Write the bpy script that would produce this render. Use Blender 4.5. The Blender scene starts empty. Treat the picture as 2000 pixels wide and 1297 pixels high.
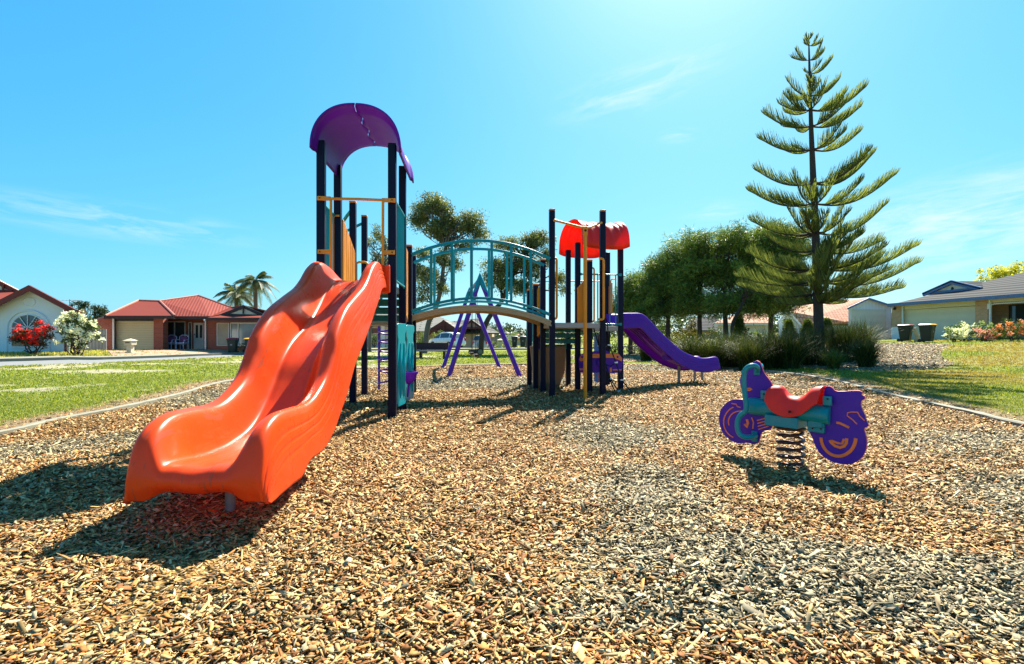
import bpy, math, random
import numpy as np
from mathutils import Vector, Matrix
random.seed(7); RNG = np.random.default_rng(11)
PI = math.pi
SC = bpy.context.scene
COL = SC.collection
EYE = 1.05; HOR = 657.0; FPX = 1000.0

def W(px, py, Y):
    """world point at depth Y seen at photo pixel px,py"""
    return Vector(((px-1000)/FPX*Y, Y, EYE+(HOR-py)/FPX*Y))
def G(px, py, z=0.0):
    Y = (EYE-z)*FPX/(py-HOR)
    return Vector(((px-1000)/FPX*Y, Y, z))
def HIT(px, py, P0, d):
    """point where the sight line px,py meets the upright plane through P0 along d"""
    a = (px-1000)/FPX
    # P0x + s dx = t a ; P0y + s dy = t
    den = d[0]-a*d[1]
    s = (a*P0[1]-P0[0])/den
    t = P0[1]+s*d[1]
    return Vector((t*a, t, EYE+(HOR-py)/FPX*t))

# ---------- numpy value noise
_PERM = np.random.default_rng(3).random((256, 256))
def vnoise(x, y, s=1.0, o=0):
    x = np.asarray(x, float)*s+o*17.3+500; y = np.asarray(y, float)*s+o*9.7+500
    xi = np.floor(x).astype(int); yi = np.floor(y).astype(int)
    fx = x-xi; fy = y-yi
    fx = fx*fx*(3-2*fx); fy = fy*fy*(3-2*fy)
    def g(a, b): return _PERM[a % 256, b % 256]
    return (g(xi, yi)*(1-fx)+g(xi+1, yi)*fx)*(1-fy)+(g(xi, yi+1)*(1-fx)+g(xi+1, yi+1)*fx)*fy
def fbm(x, y, s=1.0, o=0, n=3):
    t = 0; a = .5; w = 0
    for k in range(n):
        t = t+a*vnoise(x, y, s*2**k, o+k*5); w += a; a *= .5
    return t/w
def sstep(a, b, x):
    t = np.clip((np.asarray(x, float)-a)/(b-a), 0, 1)
    return t*t*(3-2*t)

# ---------- custom properties
def tag(o, label=None, cat=None, group=None, kind=None):
    if label: o['label'] = label
    if cat: o['category'] = cat
    if group: o['group'] = group
    if kind: o['kind'] = kind
    return o
BASE = {}
def thing(name, loc, label, cat, group=None):
    o = bpy.data.objects.new(name, None); COL.objects.link(o)
    o.empty_display_size = .2
    o.location = loc; BASE[o] = Vector(loc)
    return tag(o, label, cat, group)

class MB:
    def __init__(s):
        s.v = []; s.f = []; s.mi = []; s.m = 0
    def vert(s, p):
        s.v.append((p[0], p[1], p[2])); return len(s.v)-1
    def face(s, ids):
        s.f.append(tuple(ids)); s.mi.append(s.m)
    def poly(s, pts):
        s.face([s.vert(p) for p in pts])
    def box(s, c, size, rz=0.0, M=None):
        hx, hy, hz = size[0]/2, size[1]/2, size[2]/2
        R = M if M is not None else Matrix.Rotation(rz, 3, 'Z')
        c = Vector(c)
        ids = [s.vert(c+R@Vector((x*hx, y*hy, z*hz))) for z in (-1, 1) for x, y in ((-1, -1), (1, -1), (1, 1), (-1, 1))]
        a = ids
        for q in ((3, 2, 1, 0), (4, 5, 6, 7), (0, 1, 5, 4), (1, 2, 6, 5), (2, 3, 7, 6), (3, 0, 4, 7)):
            s.face([a[k] for k in q])
    def bar(s, p, q, w, h, up=(0, 0, 1)):
        """rectangular bar from p to q"""
        p = Vector(p); q = Vector(q); d = (q-p); L = d.length; d.normalize()
        u = Vector(up); side = d.cross(u)
        if side.length < 1e-4: side = d.cross(Vector((0, 1, 0)))
        side.normalize(); u = side.cross(d)
        M = Matrix((d, side, u)).transposed()
        s.box((p+q)/2, (L, w, h), M=M)
    def tube(s, pts, r, n=8, cap=True, squash=None):
        pts = [Vector(p) for p in pts]
        if not hasattr(r, '__len__'): r = [r]*len(pts)
        ref = None; rings = []
        for i, p in enumerate(pts):
            d = (pts[min(i+1, len(pts)-1)]-pts[max(i-1, 0)]).normalized()
            if ref is None:
                ref = Vector((0, 0, 1)) if abs(d.z) < .9 else Vector((1, 0, 0))
            a = (ref-d*ref.dot(d)).normalized(); ref = a
            b = d.cross(a)
            sa, sb = squash or (1, 1)
            rings.append([s.vert(p+(a*math.cos(2*PI*k/n)*sa+b*math.sin(2*PI*k/n)*sb)*r[i]) for k in range(n)])
        for i in range(len(rings)-1):
            for k in range(n):
                s.face((rings[i][k], rings[i][(k+1) % n], rings[i+1][(k+1) % n], rings[i+1][k]))
        if cap:
            s.face(rings[0][::-1]); s.face(rings[-1])
    def prism(s, pts, off):
        """closed outline pts (3D) extruded by vector off"""
        off = Vector(off); n = len(pts)
        a = [s.vert(p) for p in pts]; b = [s.vert(Vector(p)+off) for p in pts]
        s.face(a); s.face(b[::-1])
        for k in range(n):
            s.face((a[k], b[k], b[(k+1) % n], a[(k+1) % n]))
    def grid(s, rows, close_u=False):
        ids = [[s.vert(p) for p in r] for r in rows]
        for i in range(len(ids)-1):
            n = len(ids[i])
            for k in range(n if close_u else n-1):
                s.face((ids[i][k], ids[i][(k+1) % n], ids[i+1][(k+1) % n], ids[i+1][k]))
        return ids
    def lathe(s, c, prof, n=20, M=None):
        c = Vector(c); R = M if M is not None else Matrix.Identity(3)
        rows = [[c+R@Vector((r*math.cos(2*PI*k/n), r*math.sin(2*PI*k/n), z)) for k in range(n)] for r, z in prof]
        ids = s.grid(rows, True)
        s.face(ids[0][::-1]); s.face(ids[-1])
    def ball(s, c, r, n=10, m=7):
        c = Vector(c); rx, ry, rz = r if hasattr(r, '__len__') else (r, r, r)
        rows = []
        for i in range(m+1):
            t = PI*i/m; t = min(max(t, .05), PI-.05)
            rows.append([c+Vector((rx*math.sin(t)*math.cos(2*PI*k/n), ry*math.sin(t)*math.sin(2*PI*k/n), rz*math.cos(t))) for k in range(n)])
        ids = s.grid(rows, True); s.face(ids[0][::-1]); s.face(ids[-1])

def build(name, mb, mats, parent=None, base=None, smooth=35, bevel=0, uv=False, label=None, solid=0, subsurf=0):
    if not isinstance(mats, (list, tuple)): mats = [mats]
    if parent is not None:
        off = BASE[parent]
    else:
        off = Vector(base) if base is not None else Vector((0, 0, 0))
    me = bpy.data.meshes.new(name)
    me.from_pydata([(x-off.x, y-off.y, z-off.z) for x, y, z in mb.v], [], mb.f)
    for m in mats: me.materials.append(m)
    if len(mats) > 1: me.polygons.foreach_set('material_index', mb.mi)
    if uv:
        L = me.uv_layers.new(name='UVMap')
        data = np.zeros(len(me.loops)*2)
        for pl in me.polygons:
            n = pl.normal
            h = Vector((0, 0, 1)).cross(n)
            if h.length < .05: h = Vector((1, 0, 0))
            h.normalize(); u = n.cross(h)
            for li in pl.loop_indices:
                p = Vector(mb.v[me.loops[li].vertex_index])
                data[li*2] = p.dot(h); data[li*2+1] = p.dot(u)
        L.data.foreach_set('uv', data)
    if smooth:
        me.polygons.foreach_set('use_smooth', [True]*len(me.polygons))
        me.set_sharp_from_angle(angle=math.radians(smooth))
    me.update()
    o = bpy.data.objects.new(name, me); COL.objects.link(o)
    if parent is not None:
        o.parent = parent; BASE[o] = off
    else:
        o.location = off; BASE[o] = off
    if solid:
        md = o.modifiers.new('Solidify', 'SOLIDIFY'); md.thickness = solid; md.offset = 0
    if bevel:
        md = o.modifiers.new('Bevel', 'BEVEL'); md.width = bevel; md.segments = 2; md.limit_method = 'ANGLE'; md.angle_limit = math.radians(40)
    if label: o['label'] = label
    return o

def npmesh(name, V, F, mat, C=None, parent=None, base=None, smooth=False):
    """V (n,3), F (m,k) ints, C (n,3) vertex colour"""
    off = np.array(BASE[parent] if parent is not None else (base if base is not None else (0, 0, 0)), float)
    me = bpy.data.meshes.new(name)
    V = np.asarray(V, float)-off; n = len(V); m, k = F.shape
    me.vertices.add(n); me.vertices.foreach_set('co', V.ravel())
    me.loops.add(m*k); me.loops.foreach_set('vertex_index', F.ravel().astype(np.int32))
    me.polygons.add(m); me.polygons.foreach_set('loop_start', np.arange(0, m*k, k, dtype=np.int32))
    me.polygons.foreach_set('loop_total', np.full(m, k, dtype=np.int32))
    if smooth: me.polygons.foreach_set('use_smooth', np.ones(m, bool))
    me.materials.append(mat)
    me.update(calc_edges=True)
    if C is not None:
        ca = me.color_attributes.new('Col', 'FLOAT_COLOR', 'POINT')
        c4 = np.ones((n, 4)); c4[:, :3] = C
        ca.data.foreach_set('color', c4.ravel())
    o = bpy.data.objects.new(name, me); COL.objects.link(o)
    BASE[o] = Vector(off)
    if parent is not None: o.parent = parent
    else: o.location = off
    return o

def copy_tree(o, loc=None, rz=None, label=None, parent=None, scale=None):
    c = o.copy(); COL.objects.link(c)
    if parent is not None: c.parent = parent
    if loc is not None: c.location = loc
    if rz is not None: c.rotation_euler[2] = rz
    if scale is not None: c.scale = (scale,)*3
    if label: c['label'] = label
    for ch in list(o.children):
        copy_tree(ch, parent=c)
    return c

# ---------- materials
def new_mat(name):
    m = bpy.data.materials.new(name); m.use_nodes = True
    nt = m.node_tree; b = nt.nodes['Principled BSDF']
    return m, nt, b
def mix_rgb(nt, fac, a, b, mode='MIX'):
    n = nt.nodes.new('ShaderNodeMix'); n.data_type = 'RGBA'; n.blend_type = mode
    for sock, val in ((n.inputs[0], fac), (n.inputs[6], a), (n.inputs[7], b)):
        if isinstance(val, (int, float)): sock.default_value = val
        elif isinstance(val, (tuple, list)): sock.default_value = (*val[:3], 1)
        else: nt.links.new(val, sock)
    return n.outputs[2]
def noise(nt, scale, detail=3, coord='Object', rough=.6, vec=None, stretch=None):
    n = nt.nodes.new('ShaderNodeTexNoise'); n.inputs['Scale'].default_value = scale
    n.inputs['Detail'].default_value = detail; n.inputs['Roughness'].default_value = rough
    if vec is None:
        tc = nt.nodes.new('ShaderNodeTexCoord'); vec = tc.outputs[coord]
    if stretch:
        mp = nt.nodes.new('ShaderNodeMapping'); mp.inputs['Scale'].default_value = stretch
        nt.links.new(vec, mp.inputs[0]); vec = mp.outputs[0]
    nt.links.new(vec, n.inputs['Vector'])
    return n.outputs['Fac']
def ramp(nt, fac, stops):
    r = nt.nodes.new('ShaderNodeValToRGB'); e = r.color_ramp.elements
    while len(e) < len(stops): e.new(.5)
    for k, (p, c) in enumerate(stops):
        e[k].position = p
        e[k].color = (*c, 1) if hasattr(c, '__len__') else (c, c, c, 1)
    nt.links.new(fac, r.inputs[0]); return r.outputs[0]
def bump(nt, b, h, strength=.3, dist=.01):
    n = nt.nodes.new('ShaderNodeBump'); n.inputs['Strength'].default_value = strength; n.inputs['Distance'].default_value = dist
    nt.links.new(h, n.inputs['Height']); nt.links.new(n.outputs[0], b.inputs['Normal'])
def paint(name, col, rough=.4, var=.15, scale=6, metal=0, bmp=0, bscale=60, spec=.32, trans=0, coat=0, dirt=0, tcol=(1, 1, 1)):
    m, nt, b = new_mat(name)
    f = noise(nt, scale, 4)
    dark = tuple(c*(1-var) for c in col); lite = tuple(min(1, c*(1+var)) for c in col)
    c = mix_rgb(nt, f, dark, lite)
    if dirt:
        g = ramp(nt, noise(nt, scale*2.3, 6, rough=.75), [(.5, 0.0), (.75, 1.0)])
        mm = nt.nodes.new('ShaderNodeMath'); mm.operation = 'MULTIPLY'; mm.inputs[1].default_value = dirt
        nt.links.new(g, mm.inputs[0])
        c = mix_rgb(nt, mm.outputs[0], c, (.35, .28, .2))
    nt.links.new(c, b.inputs['Base Color'])
    rr = nt.nodes.new('ShaderNodeMapRange'); rr.inputs[3].default_value = max(0, rough-.08); rr.inputs[4].default_value = rough+.1
    nt.links.new(noise(nt, scale*3, 5), rr.inputs[0]); nt.links.new(rr.outputs[0], b.inputs['Roughness'])
    b.inputs['Metallic'].default_value = metal
    b.inputs['Specular IOR Level'].default_value = spec
    if coat:
        b.inputs['Coat Weight'].default_value = coat; b.inputs['Coat Roughness'].default_value = .12
    if bmp: bump(nt, b, noise(nt, bscale, 3), bmp, .004)
    if trans:
        t = nt.nodes.new('ShaderNodeBsdfTranslucent'); nt.links.new(mix_rgb(nt, 1.0, c, tcol, 'MULTIPLY'), t.inputs[0])
        ms = nt.nodes.new('ShaderNodeMixShader'); ms.inputs[0].default_value = trans
        nt.links.new(b.outputs[0], ms.inputs[1]); nt.links.new(t.outputs[0], ms.inputs[2])
        nt.links.new(ms.outputs[0], nt.nodes['Material Output'].inputs[0])
    return m
def leafmat(name, trans=.35, rough=.55, tint=(1, 1, 1), spec=.3):
    m, nt, b = new_mat(name)
    a = nt.nodes.new('ShaderNodeAttribute'); a.attribute_name = 'Col'
    c = mix_rgb(nt, 1.0, a.outputs['Color'], tint, 'MULTIPLY')
    nt.links.new(c, b.inputs['Base Color']); b.inputs['Roughness'].default_value = rough
    b.inputs['Specular IOR Level'].default_value = spec
    t = nt.nodes.new('ShaderNodeBsdfTranslucent')
    c2 = mix_rgb(nt, 1.0, c, (1.35, 1.25, .55), 'MULTIPLY'); nt.links.new(c2, t.inputs[0])
    ms = nt.nodes.new('ShaderNodeMixShader'); ms.inputs[0].default_value = trans
    nt.links.new(b.outputs[0], ms.inputs[1]); nt.links.new(t.outputs[0], ms.inputs[2])
    nt.links.new(ms.outputs[0], nt.nodes['Material Output'].inputs[0])
    return m
def uvout(nt):
    return nt.nodes.new('ShaderNodeTexCoord').outputs['UV']
def brick(name, c1, c2, mortar, sc=1.0):
    m, nt, b = new_mat(name)
    t = nt.nodes.new('ShaderNodeTexBrick'); nt.links.new(uvout(nt), t.inputs['Vector'])
    t.inputs['Color1'].default_value = (*c1, 1); t.inputs['Color2'].default_value = (*c2, 1); t.inputs['Mortar'].default_value = (*mortar, 1)
    t.inputs['Scale'].default_value = sc; t.inputs['Brick Width'].default_value = .24; t.inputs['Row Height'].default_value = .086
    t.inputs['Mortar Size'].default_value = .008; t.inputs['Bias'].default_value = 0
    c = mix_rgb(nt, noise(nt, 2.5, 5), mix_rgb(nt, 1.0, t.outputs[0], (.75, .75, .75), 'MULTIPLY'), t.outputs[0])
    nt.links.new(c, b.inputs['Base Color']); b.inputs['Roughness'].default_value = .85
    bump(nt, b, t.outputs['Fac'], -.4, .01)
    return m
def rooftile(name, c1, c2, row=.32, colw=.3, dark=.35):
    m, nt, b = new_mat(name)
    t = nt.nodes.new('ShaderNodeTexBrick'); nt.links.new(uvout(nt), t.inputs['Vector'])
    t.inputs['Color1'].default_value = (*c1, 1); t.inputs['Color2'].default_value = (*c2, 1)
    t.inputs['Mortar'].default_value = (*[c*dark for c in c1], 1)
    t.inputs['Scale'].default_value = 1; t.inputs['Brick Width'].default_value = colw; t.inputs['Row Height'].default_value = row
    t.inputs['Mortar Size'].default_value = .1 if colw > 1 else .035; t.offset = 0.5
    c = mix_rgb(nt, noise(nt, 1.2, 5), mix_rgb(nt, 1.0, t.outputs[0], (.7, .7, .7), 'MULTIPLY'), t.outputs[0])
    nt.links.new(c, b.inputs['Base Color']); b.inputs['Roughness'].default_value = .85; b.inputs['Specular IOR Level'].default_value = .25
    bump(nt, b, t.outputs['Fac'], -.8, .03)
    return m
def ribbed(name, c1, pitch, horiz=False, rough=.5, depth=.02, dark=.55, metal=0):
    """ribs running up the slope (or horizontal slats)"""
    m, nt, b = new_mat(name)
    w = nt.nodes.new('ShaderNodeTexWave'); nt.links.new(uvout(nt), w.inputs['Vector'])
    w.bands_direction = 'Y' if horiz else 'X'
    w.inputs['Scale'].default_value = 2*PI/(20*pitch); w.inputs['Distortion'].default_value = 0
    c = mix_rgb(nt, w.outputs['Fac'], tuple(x*dark for x in c1), c1)
    c = mix_rgb(nt, noise(nt, .8, 5), mix_rgb(nt, 1.0, c, (.8, .8, .8), 'MULTIPLY'), c)
    nt.links.new(c, b.inputs['Base Color']); b.inputs['Roughness'].default_value = rough; b.inputs['Metallic'].default_value = metal; b.inputs['Specular IOR Level'].default_value = .06
    bump(nt, b, w.outputs['Fac'], .7, depth)
    return m
def glass(name, col=(.05, .07, .08), rough=.06):
    m, nt, b = new_mat(name)
    nt.links.new(mix_rgb(nt, noise(nt, 1.5, 2), tuple(c*.6 for c in col), col), b.inputs['Base Color'])
    b.inputs['Roughness'].default_value = rough; b.inputs['Specular IOR Level'].default_value = .8
    return m

# ---------- camera
cam = bpy.data.cameras.new('camera'); cam.sensor_width = 36; cam.lens = 18.0
cam.clip_start = .05; cam.clip_end = 3000
camo = bpy.data.objects.new('camera', cam); COL.objects.link(camo)
camo.location = (0, 0, EYE); camo.rotation_euler = (math.radians(90), 0, 0)
cam.shift_y = (HOR-648.5)/2000.0
SC.camera = camo

# ---------- light
SUN_EL = math.radians(45.5); SUN_AZ = math.radians(20)   # azimuth from +Y towards +X
SUND = Vector((math.sin(SUN_AZ)*math.cos(SUN_EL), math.cos(SUN_AZ)*math.cos(SUN_EL), math.sin(SUN_EL)))
sl = bpy.data.lights.new('sun', 'SUN'); sl.energy = 5.0; sl.angle = math.radians(.5); sl.color = (1, .93, .82)
so = bpy.data.objects.new('sun', sl); COL.objects.link(so)
so.rotation_euler = SUND.to_track_quat('Z', 'Y').to_euler(); so.location = SUND*50
wd = bpy.data.worlds.new('World'); SC.world = wd; wd.use_nodes = True
nt = wd.node_tree; bg = nt.nodes['Background']
sky = nt.nodes.new('ShaderNodeTexSky'); sky.sky_type = 'NISHITA'; sky.sun_disc = False
sky.sun_elevation = SUN_EL; sky.sun_rotation = SUN_AZ; sky.air_density = 1.0; sky.dust_density = .8; sky.ozone_density = 1.5
_s = nt.nodes.new('ShaderNodeSeparateColor'); nt.links.new(sky.outputs[0], _s.inputs[0])
_c = nt.nodes.new('ShaderNodeCombineColor')
for _i, (_m, _g, _k) in enumerate(((.50, 1.2, .60), (1.02, .60, 1.60), (1.20, .25, 3.85))):
    _a = nt.nodes.new('ShaderNodeMath'); _a.operation = 'MULTIPLY'; _a.inputs[1].default_value = _m; nt.links.new(_s.outputs[_i], _a.inputs[0])
    _b = nt.nodes.new('ShaderNodeMath'); _b.operation = 'POWER'; _b.inputs[1].default_value = _g; nt.links.new(_a.outputs[0], _b.inputs[0])
    _d = nt.nodes.new('ShaderNodeMath'); _d.operation = 'MULTIPLY'; _d.inputs[1].default_value = _k; nt.links.new(_b.outputs[0], _d.inputs[0])
    nt.links.new(_d.outputs[0], _c.inputs[_i])
skyc = _c.outputs[0]
tc = nt.nodes.new('ShaderNodeTexCoord')
def wisp(px, py, wx, wz, amt, o, sc=9, tilt=0.0):
    global skyc
    d = Vector(((px-1000)/1000, 1, (HOR-py)/1000)).normalized()
    s = nt.nodes.new('ShaderNodeVectorMath'); s.operation = 'SUBTRACT'; s.inputs[1].default_value = d
    nt.links.new(tc.outputs['Generated'], s.inputs[0])
    mp = nt.nodes.new('ShaderNodeMapping'); mp.vector_type = 'POINT'
    mp.inputs['Rotation'].default_value = (0, tilt, 0); mp.inputs['Scale'].default_value = (1, 1, 1)
    nt.links.new(s.outputs[0], mp.inputs[0])
    mu = nt.nodes.new('ShaderNodeVectorMath'); mu.operation = 'MULTIPLY'; mu.inputs[1].default_value = (1/wx, 1/wx, 1/wz)
    nt.links.new(mp.outputs[0], mu.inputs[0])
    le = nt.nodes.new('ShaderNodeVectorMath'); le.operation = 'LENGTH'; nt.links.new(mu.outputs[0], le.inputs[0])
    mr = nt.nodes.new('ShaderNodeMapRange'); mr.interpolation_type = 'SMOOTHSTEP'
    mr.inputs[1].default_value = 1; mr.inputs[2].default_value = 0; nt.links.new(le.outputs['Value'], mr.inputs[0])
    st = nt.nodes.new('ShaderNodeMapping'); st.inputs['Scale'].default_value = (1, 1, 5.5); st.inputs['Location'].default_value = (o, o*2, o)
    nt.links.new(mp.outputs[0], st.inputs[0])
    n = nt.nodes.new('ShaderNodeTexNoise'); n.inputs['Scale'].default_value = sc; n.inputs['Detail'].default_value = 7; n.inputs['Roughness'].default_value = .62
    n.inputs['Distortion'].default_value = .6
    nt.links.new(st.outputs[0], n.inputs['Vector'])
    r = ramp(nt, n.outputs['Fac'], [(.40, 0.0), (.68, 1.0)])
    m = nt.nodes.new('ShaderNodeMath'); m.operation = 'MULTIPLY'; nt.links.new(r, m.inputs[0]); nt.links.new(mr.outputs[0], m.inputs[1])
    m2 = nt.nodes.new('ShaderNodeMath'); m2.operation = 'MULTIPLY'; nt.links.new(m.outputs[0], m2.inputs[0]); m2.inputs[1].default_value = amt
    skyc = mix_rgb(nt, m2.outputs[0], skyc, (4.6, 6.0, 6.6))
wisp(230, 432, .26, .036, .7, 1.3, 9, -.05)
wisp(1250, 168, .20, .05, .8, 4.1, 9, .22)
wisp(1325, 265, .05, .018, .5, 2.1, 14)
wisp(1850, 450, .34, .11, 1.0, 7.7, 8, .12)
wisp(1400, 415, .09, .03, .45, 3.3, 11)
wisp(1960, 345, .08, .02, .4, 5.2, 12)
nt.links.new(skyc, bg.inputs[0]); bg.inputs[1].default_value = .05
SC.view_settings.view_transform = 'Standard'; SC.view_settings.look = 'None'
SC.view_settings.exposure = 1.8; SC.view_settings.gamma = 1
SC.cycles.max_bounces = 6; SC.cycles.transparent_max_bounces = 4
SC.cycles.use_adaptive_sampling = True
# ---------- ground
PIT = [(-6.0,-3),(-6.2,0),(-6.0,2.5),(-5.6,4.4),(-5.44,5.44),(-5.6,6.3),(-5.6,7.05),(-5.75,8.2),(-5.95,9.3),(-6.3,10.5),(-6.5,11.7),(-6.3,13.4),(-5.6,15.4),(-4.9,16.4),(-2.9,17.6),(0,18.9),(3.1,19.2),(5.4,18.0),(6.8,16.7),(7.5,15.0),(7.7,13.3),(7.4,11.5),(6.9,9.9),(6.46,8.1),(6.2,6.86),(5.95,5.9),(5.9,4),(6,1.5),(6.1,-3)]
def catmull(P, n=8):
    out = []; m = len(P)
    for i in range(m):
        p0, p1, p2, p3 = (Vector((*P[(i+k) % m], 0)) for k in (-1, 0, 1, 2))
        for j in range(n):
            t = j/n
            out.append(.5*((2*p1)+(-p0+p2)*t+(2*p0-5*p1+4*p2-p3)*t*t+(-p0+3*p1-3*p2+p3)*t**3))
    return out
PITC = catmull(PIT, 8)
PITN = np.array([(p.x, p.y) for p in PITC])
def pit_sd(x, y):
    """signed distance to the pit edge, negative inside"""
    x = np.asarray(x, float).ravel(); y = np.asarray(y, float).ravel()
    out = np.empty(len(x))
    ax, ay = PITN[:, 0], PITN[:, 1]; bx, by = np.roll(ax, -1), np.roll(ay, -1)
    for s in range(0, len(x), 20000):
        X = x[s:s+20000, None]; Y = y[s:s+20000, None]
        dx, dy = bx-ax, by-ay
        t = np.clip(((X-ax)*dx+(Y-ay)*dy)/(dx*dx+dy*dy), 0, 1)
        d = np.sqrt(((X-ax-t*dx)**2+(Y-ay-t*dy)**2).min(1))
        c = ((ay > Y) != (by > Y)) & (X < (bx-ax)*(Y-ay)/(by-ay+1e-12)+ax)
        out[s:s+20000] = np.where(c.sum(1) % 2 == 1, -d, d)
    return out
_xy = np.array([(-50, 6.3), (4, 6.1), (5.9, 6.0), (8, 6.6), (10, 7.0), (12, 7.5), (14, 7.6), (16, 7), (18, 5.6), (20, 4.5), (24, 3.5), (300, 3.5)], float)
ROADN = np.array([(-34, -4), (-26, 8), (-17.8, 17.5), (-16.0, 21), (-14.9, 27), (-13.5, 33), (-10, 37.0), (-3, 39.0), (8, 40), (30, 42), (80, 46)], float)
ROADF = np.array([(-40, -2), (-32, 11), (-22.4, 21.0), (-20.2, 25.0), (-18.6, 30.0), (-17.0, 36.0), (-13, 41.2), (-4, 43.6), (8, 44.7), (30, 46.8), (80, 51)], float)
BEDP_RAW = None
def poly_in(x, y, P):
    ax, ay = P[:, 0], P[:, 1]; bx, by = np.roll(ax, -1), np.roll(ay, -1)
    x = np.asarray(x, float).ravel(); y = np.asarray(y, float).ravel(); r = np.zeros(len(x), int)
    for i in range(len(P)):
        r += ((ay[i] > y) != (by[i] > y)) & (x < (bx[i]-ax[i])*(y-ay[i])/(by[i]-ay[i]+1e-12)+ax[i])
    return r % 2 == 1
def polyline_dist(x, y, P):
    x = np.asarray(x, float).ravel()[:, None]; y = np.asarray(y, float).ravel()[:, None]
    a = P[:-1]; b = P[1:]; dx = b[:, 0]-a[:, 0]; dy = b[:, 1]-a[:, 1]
    t = np.clip(((x-a[:, 0])*dx+(y-a[:, 1])*dy)/(dx*dx+dy*dy), 0, 1)
    return np.sqrt(((x-a[:, 0]-t*dx)**2+(y-a[:, 1]-t*dy)**2).min(1))
ROADP = np.concatenate([ROADN, ROADF[::-1]])
ROADC = (ROADN+ROADF)/2
def HH(x, y):
    x = np.asarray(x, float); y = np.asarray(y, float); sh = x.shape
    x = x.ravel(); y = y.ravel()
    xb = np.interp(y, _xy[:, 0], _xy[:, 1])
    d = np.maximum(0, x-xb)
    h = .034*(np.sqrt(d*d+1)-1)
    h = h+.035*sstep(0, 3, d*0+np.maximum(0, 1))*0
    h = h-.55*sstep(44, 62, y)*sstep(18, 6, x)
    w = polyline_dist(x, y, ROADC)
    h = h-.16*sstep(3.4, 2.3, w)
    h = h+.12*sstep(2.6, 6, w)*sstep(-13, -20, x)*sstep(18, 26, y)
    h = h+.02*(fbm(x, y, .5, 2)-.5)
    return h.reshape(sh)
def hz(x, y): return float(HH(np.array([x]), np.array([y]))[0])
def PZ(x, y):
    return .07*(fbm(x, y, .55, 9)-.5)+.035*(vnoise(x, y, 2.3, 4)-.5)-.05*np.exp(-(((x+1.55)/.5)**2+((y-2.45)/.45)**2))-.03*np.exp(-(((x-2.2)/.55)**2+((y-3.7)/.4)**2))
BEDP = np.array([(3.5, 21.5), (6.5, 19.2), (8.6, 16.6), (9.6, 14.6), (11.2, 14.1), (13.2, 15.3), (15.5, 18.5), (19, 22.5), (22.5, 26.5), (22.5, 31.5), (17, 31), (13, 29), (8, 28.5), (2.5, 27)], float)
def sandmask(x, y):
    n = fbm(x, y, .55, 21, 4)+.25*(fbm(x, y, 2.6, 31, 3)-.5)
    left = sstep(-2, -5, np.asarray(x, float))
    return sstep(.545, .62, n)*left
BEDP = np.array([(p.x, p.y) for p in catmull([tuple(q) for q in BEDP], 6)])
# terrain
def axis(lo, hi, near, st, g):
    a = [0.0]
    s = st
    while a[-1] < hi:
        if a[-1] > near: s *= g
        a.append(a[-1]+s)
    b = [0.0]; s = st
    while b[-1] > lo:
        if -b[-1] > near: s *= g
        b.append(b[-1]-s)
    return np.array(b[::-1][:-1]+a)
xs = axis(-700, 700, 22, .28, 1.06)
ys = axis(-60, 1500, 34, .28, 1.06)
XX, YY = np.meshgrid(xs, ys)
sd = pit_sd(XX, YY).reshape(XX.shape)
ZZ = HH(XX, YY)+.03
ZZ = np.where(sd < .12, ZZ-.2*sstep(.12, -.2, sd), ZZ)
edge = sstep(.95, .1, sd+.5*(fbm(XX, YY, 1.4, 5)-.5))
inbed = poly_in(XX, YY, BEDP).reshape(XX.shape)
bedd = polyline_dist(XX, YY, np.vstack([BEDP, BEDP[:1]])).reshape(XX.shape)
bed = np.where(inbed, sstep(0, .3, bedd+.5*(fbm(XX, YY, 1.2, 61)-.5)), 0)
sand = sandmask(XX, YY)
dry = np.maximum(sstep(2.6, .2, np.abs(polyline_dist(XX, YY, ROADN).reshape(XX.shape)-.8))*.9*sstep(-9, -12, XX), sstep(.45, .62, fbm(XX, YY, .25, 40))*sstep(7, 10, XX)*.6)
dry = np.maximum(dry, np.where((XX < -15) & (YY > 18) & ~poly_in(XX, YY, ROADP).reshape(XX.shape), .65*sstep(2.2, 3.4, polyline_dist(XX, YY, ROADC).reshape(XX.shape)), 0))
ny, nx = XX.shape
V = np.stack([XX.ravel(), YY.ravel(), ZZ.ravel()], 1)
I = np.arange(ny*nx).reshape(ny, nx)
F = np.stack([I[:-1, :-1].ravel(), I[:-1, 1:].ravel(), I[1:, 1:].ravel(), I[1:, :-1].ravel()], 1)
Cc = np.stack([np.maximum(edge, sand*.0).ravel(), bed.ravel(), sand.ravel()], 1)
m_lawn, nt, b = new_mat('lawn')
at = nt.nodes.new('ShaderNodeAttribute'); at.attribute_name = 'Col'
sp = nt.nodes.new('ShaderNodeSeparateColor'); nt.links.new(at.outputs[0], sp.inputs[0])
at2 = nt.nodes.new('ShaderNodeAttribute'); at2.attribute_name = 'Dry'
g = mix_rgb(nt, noise(nt, .8, 5), (.085, .125, .010), (.16, .19, .018))
g = mix_rgb(nt, ramp(nt, noise(nt, 22, 5, rough=.8), [(.35, 0.0), (.7, 1.0)]), g, (.22, .235, .03))
g = mix_rgb(nt, ramp(nt, noise(nt, 60, 4, rough=.8, stretch=(1, .4, 1)), [(.5, 0.0), (.8, .8)]), g, (.06, .10, .012))
dn = nt.nodes.new('ShaderNodeMath'); dn.operation = 'MULTIPLY'
nt.links.new(at2.outputs['Fac'], dn.inputs[0]); nt.links.new(ramp(nt, noise(nt, 2.2, 6, rough=.75), [(.3, .3), (.6, 1.0)]), dn.inputs[1])
g = mix_rgb(nt, dn.outputs[0], g, (.27, .20, .055))
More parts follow.
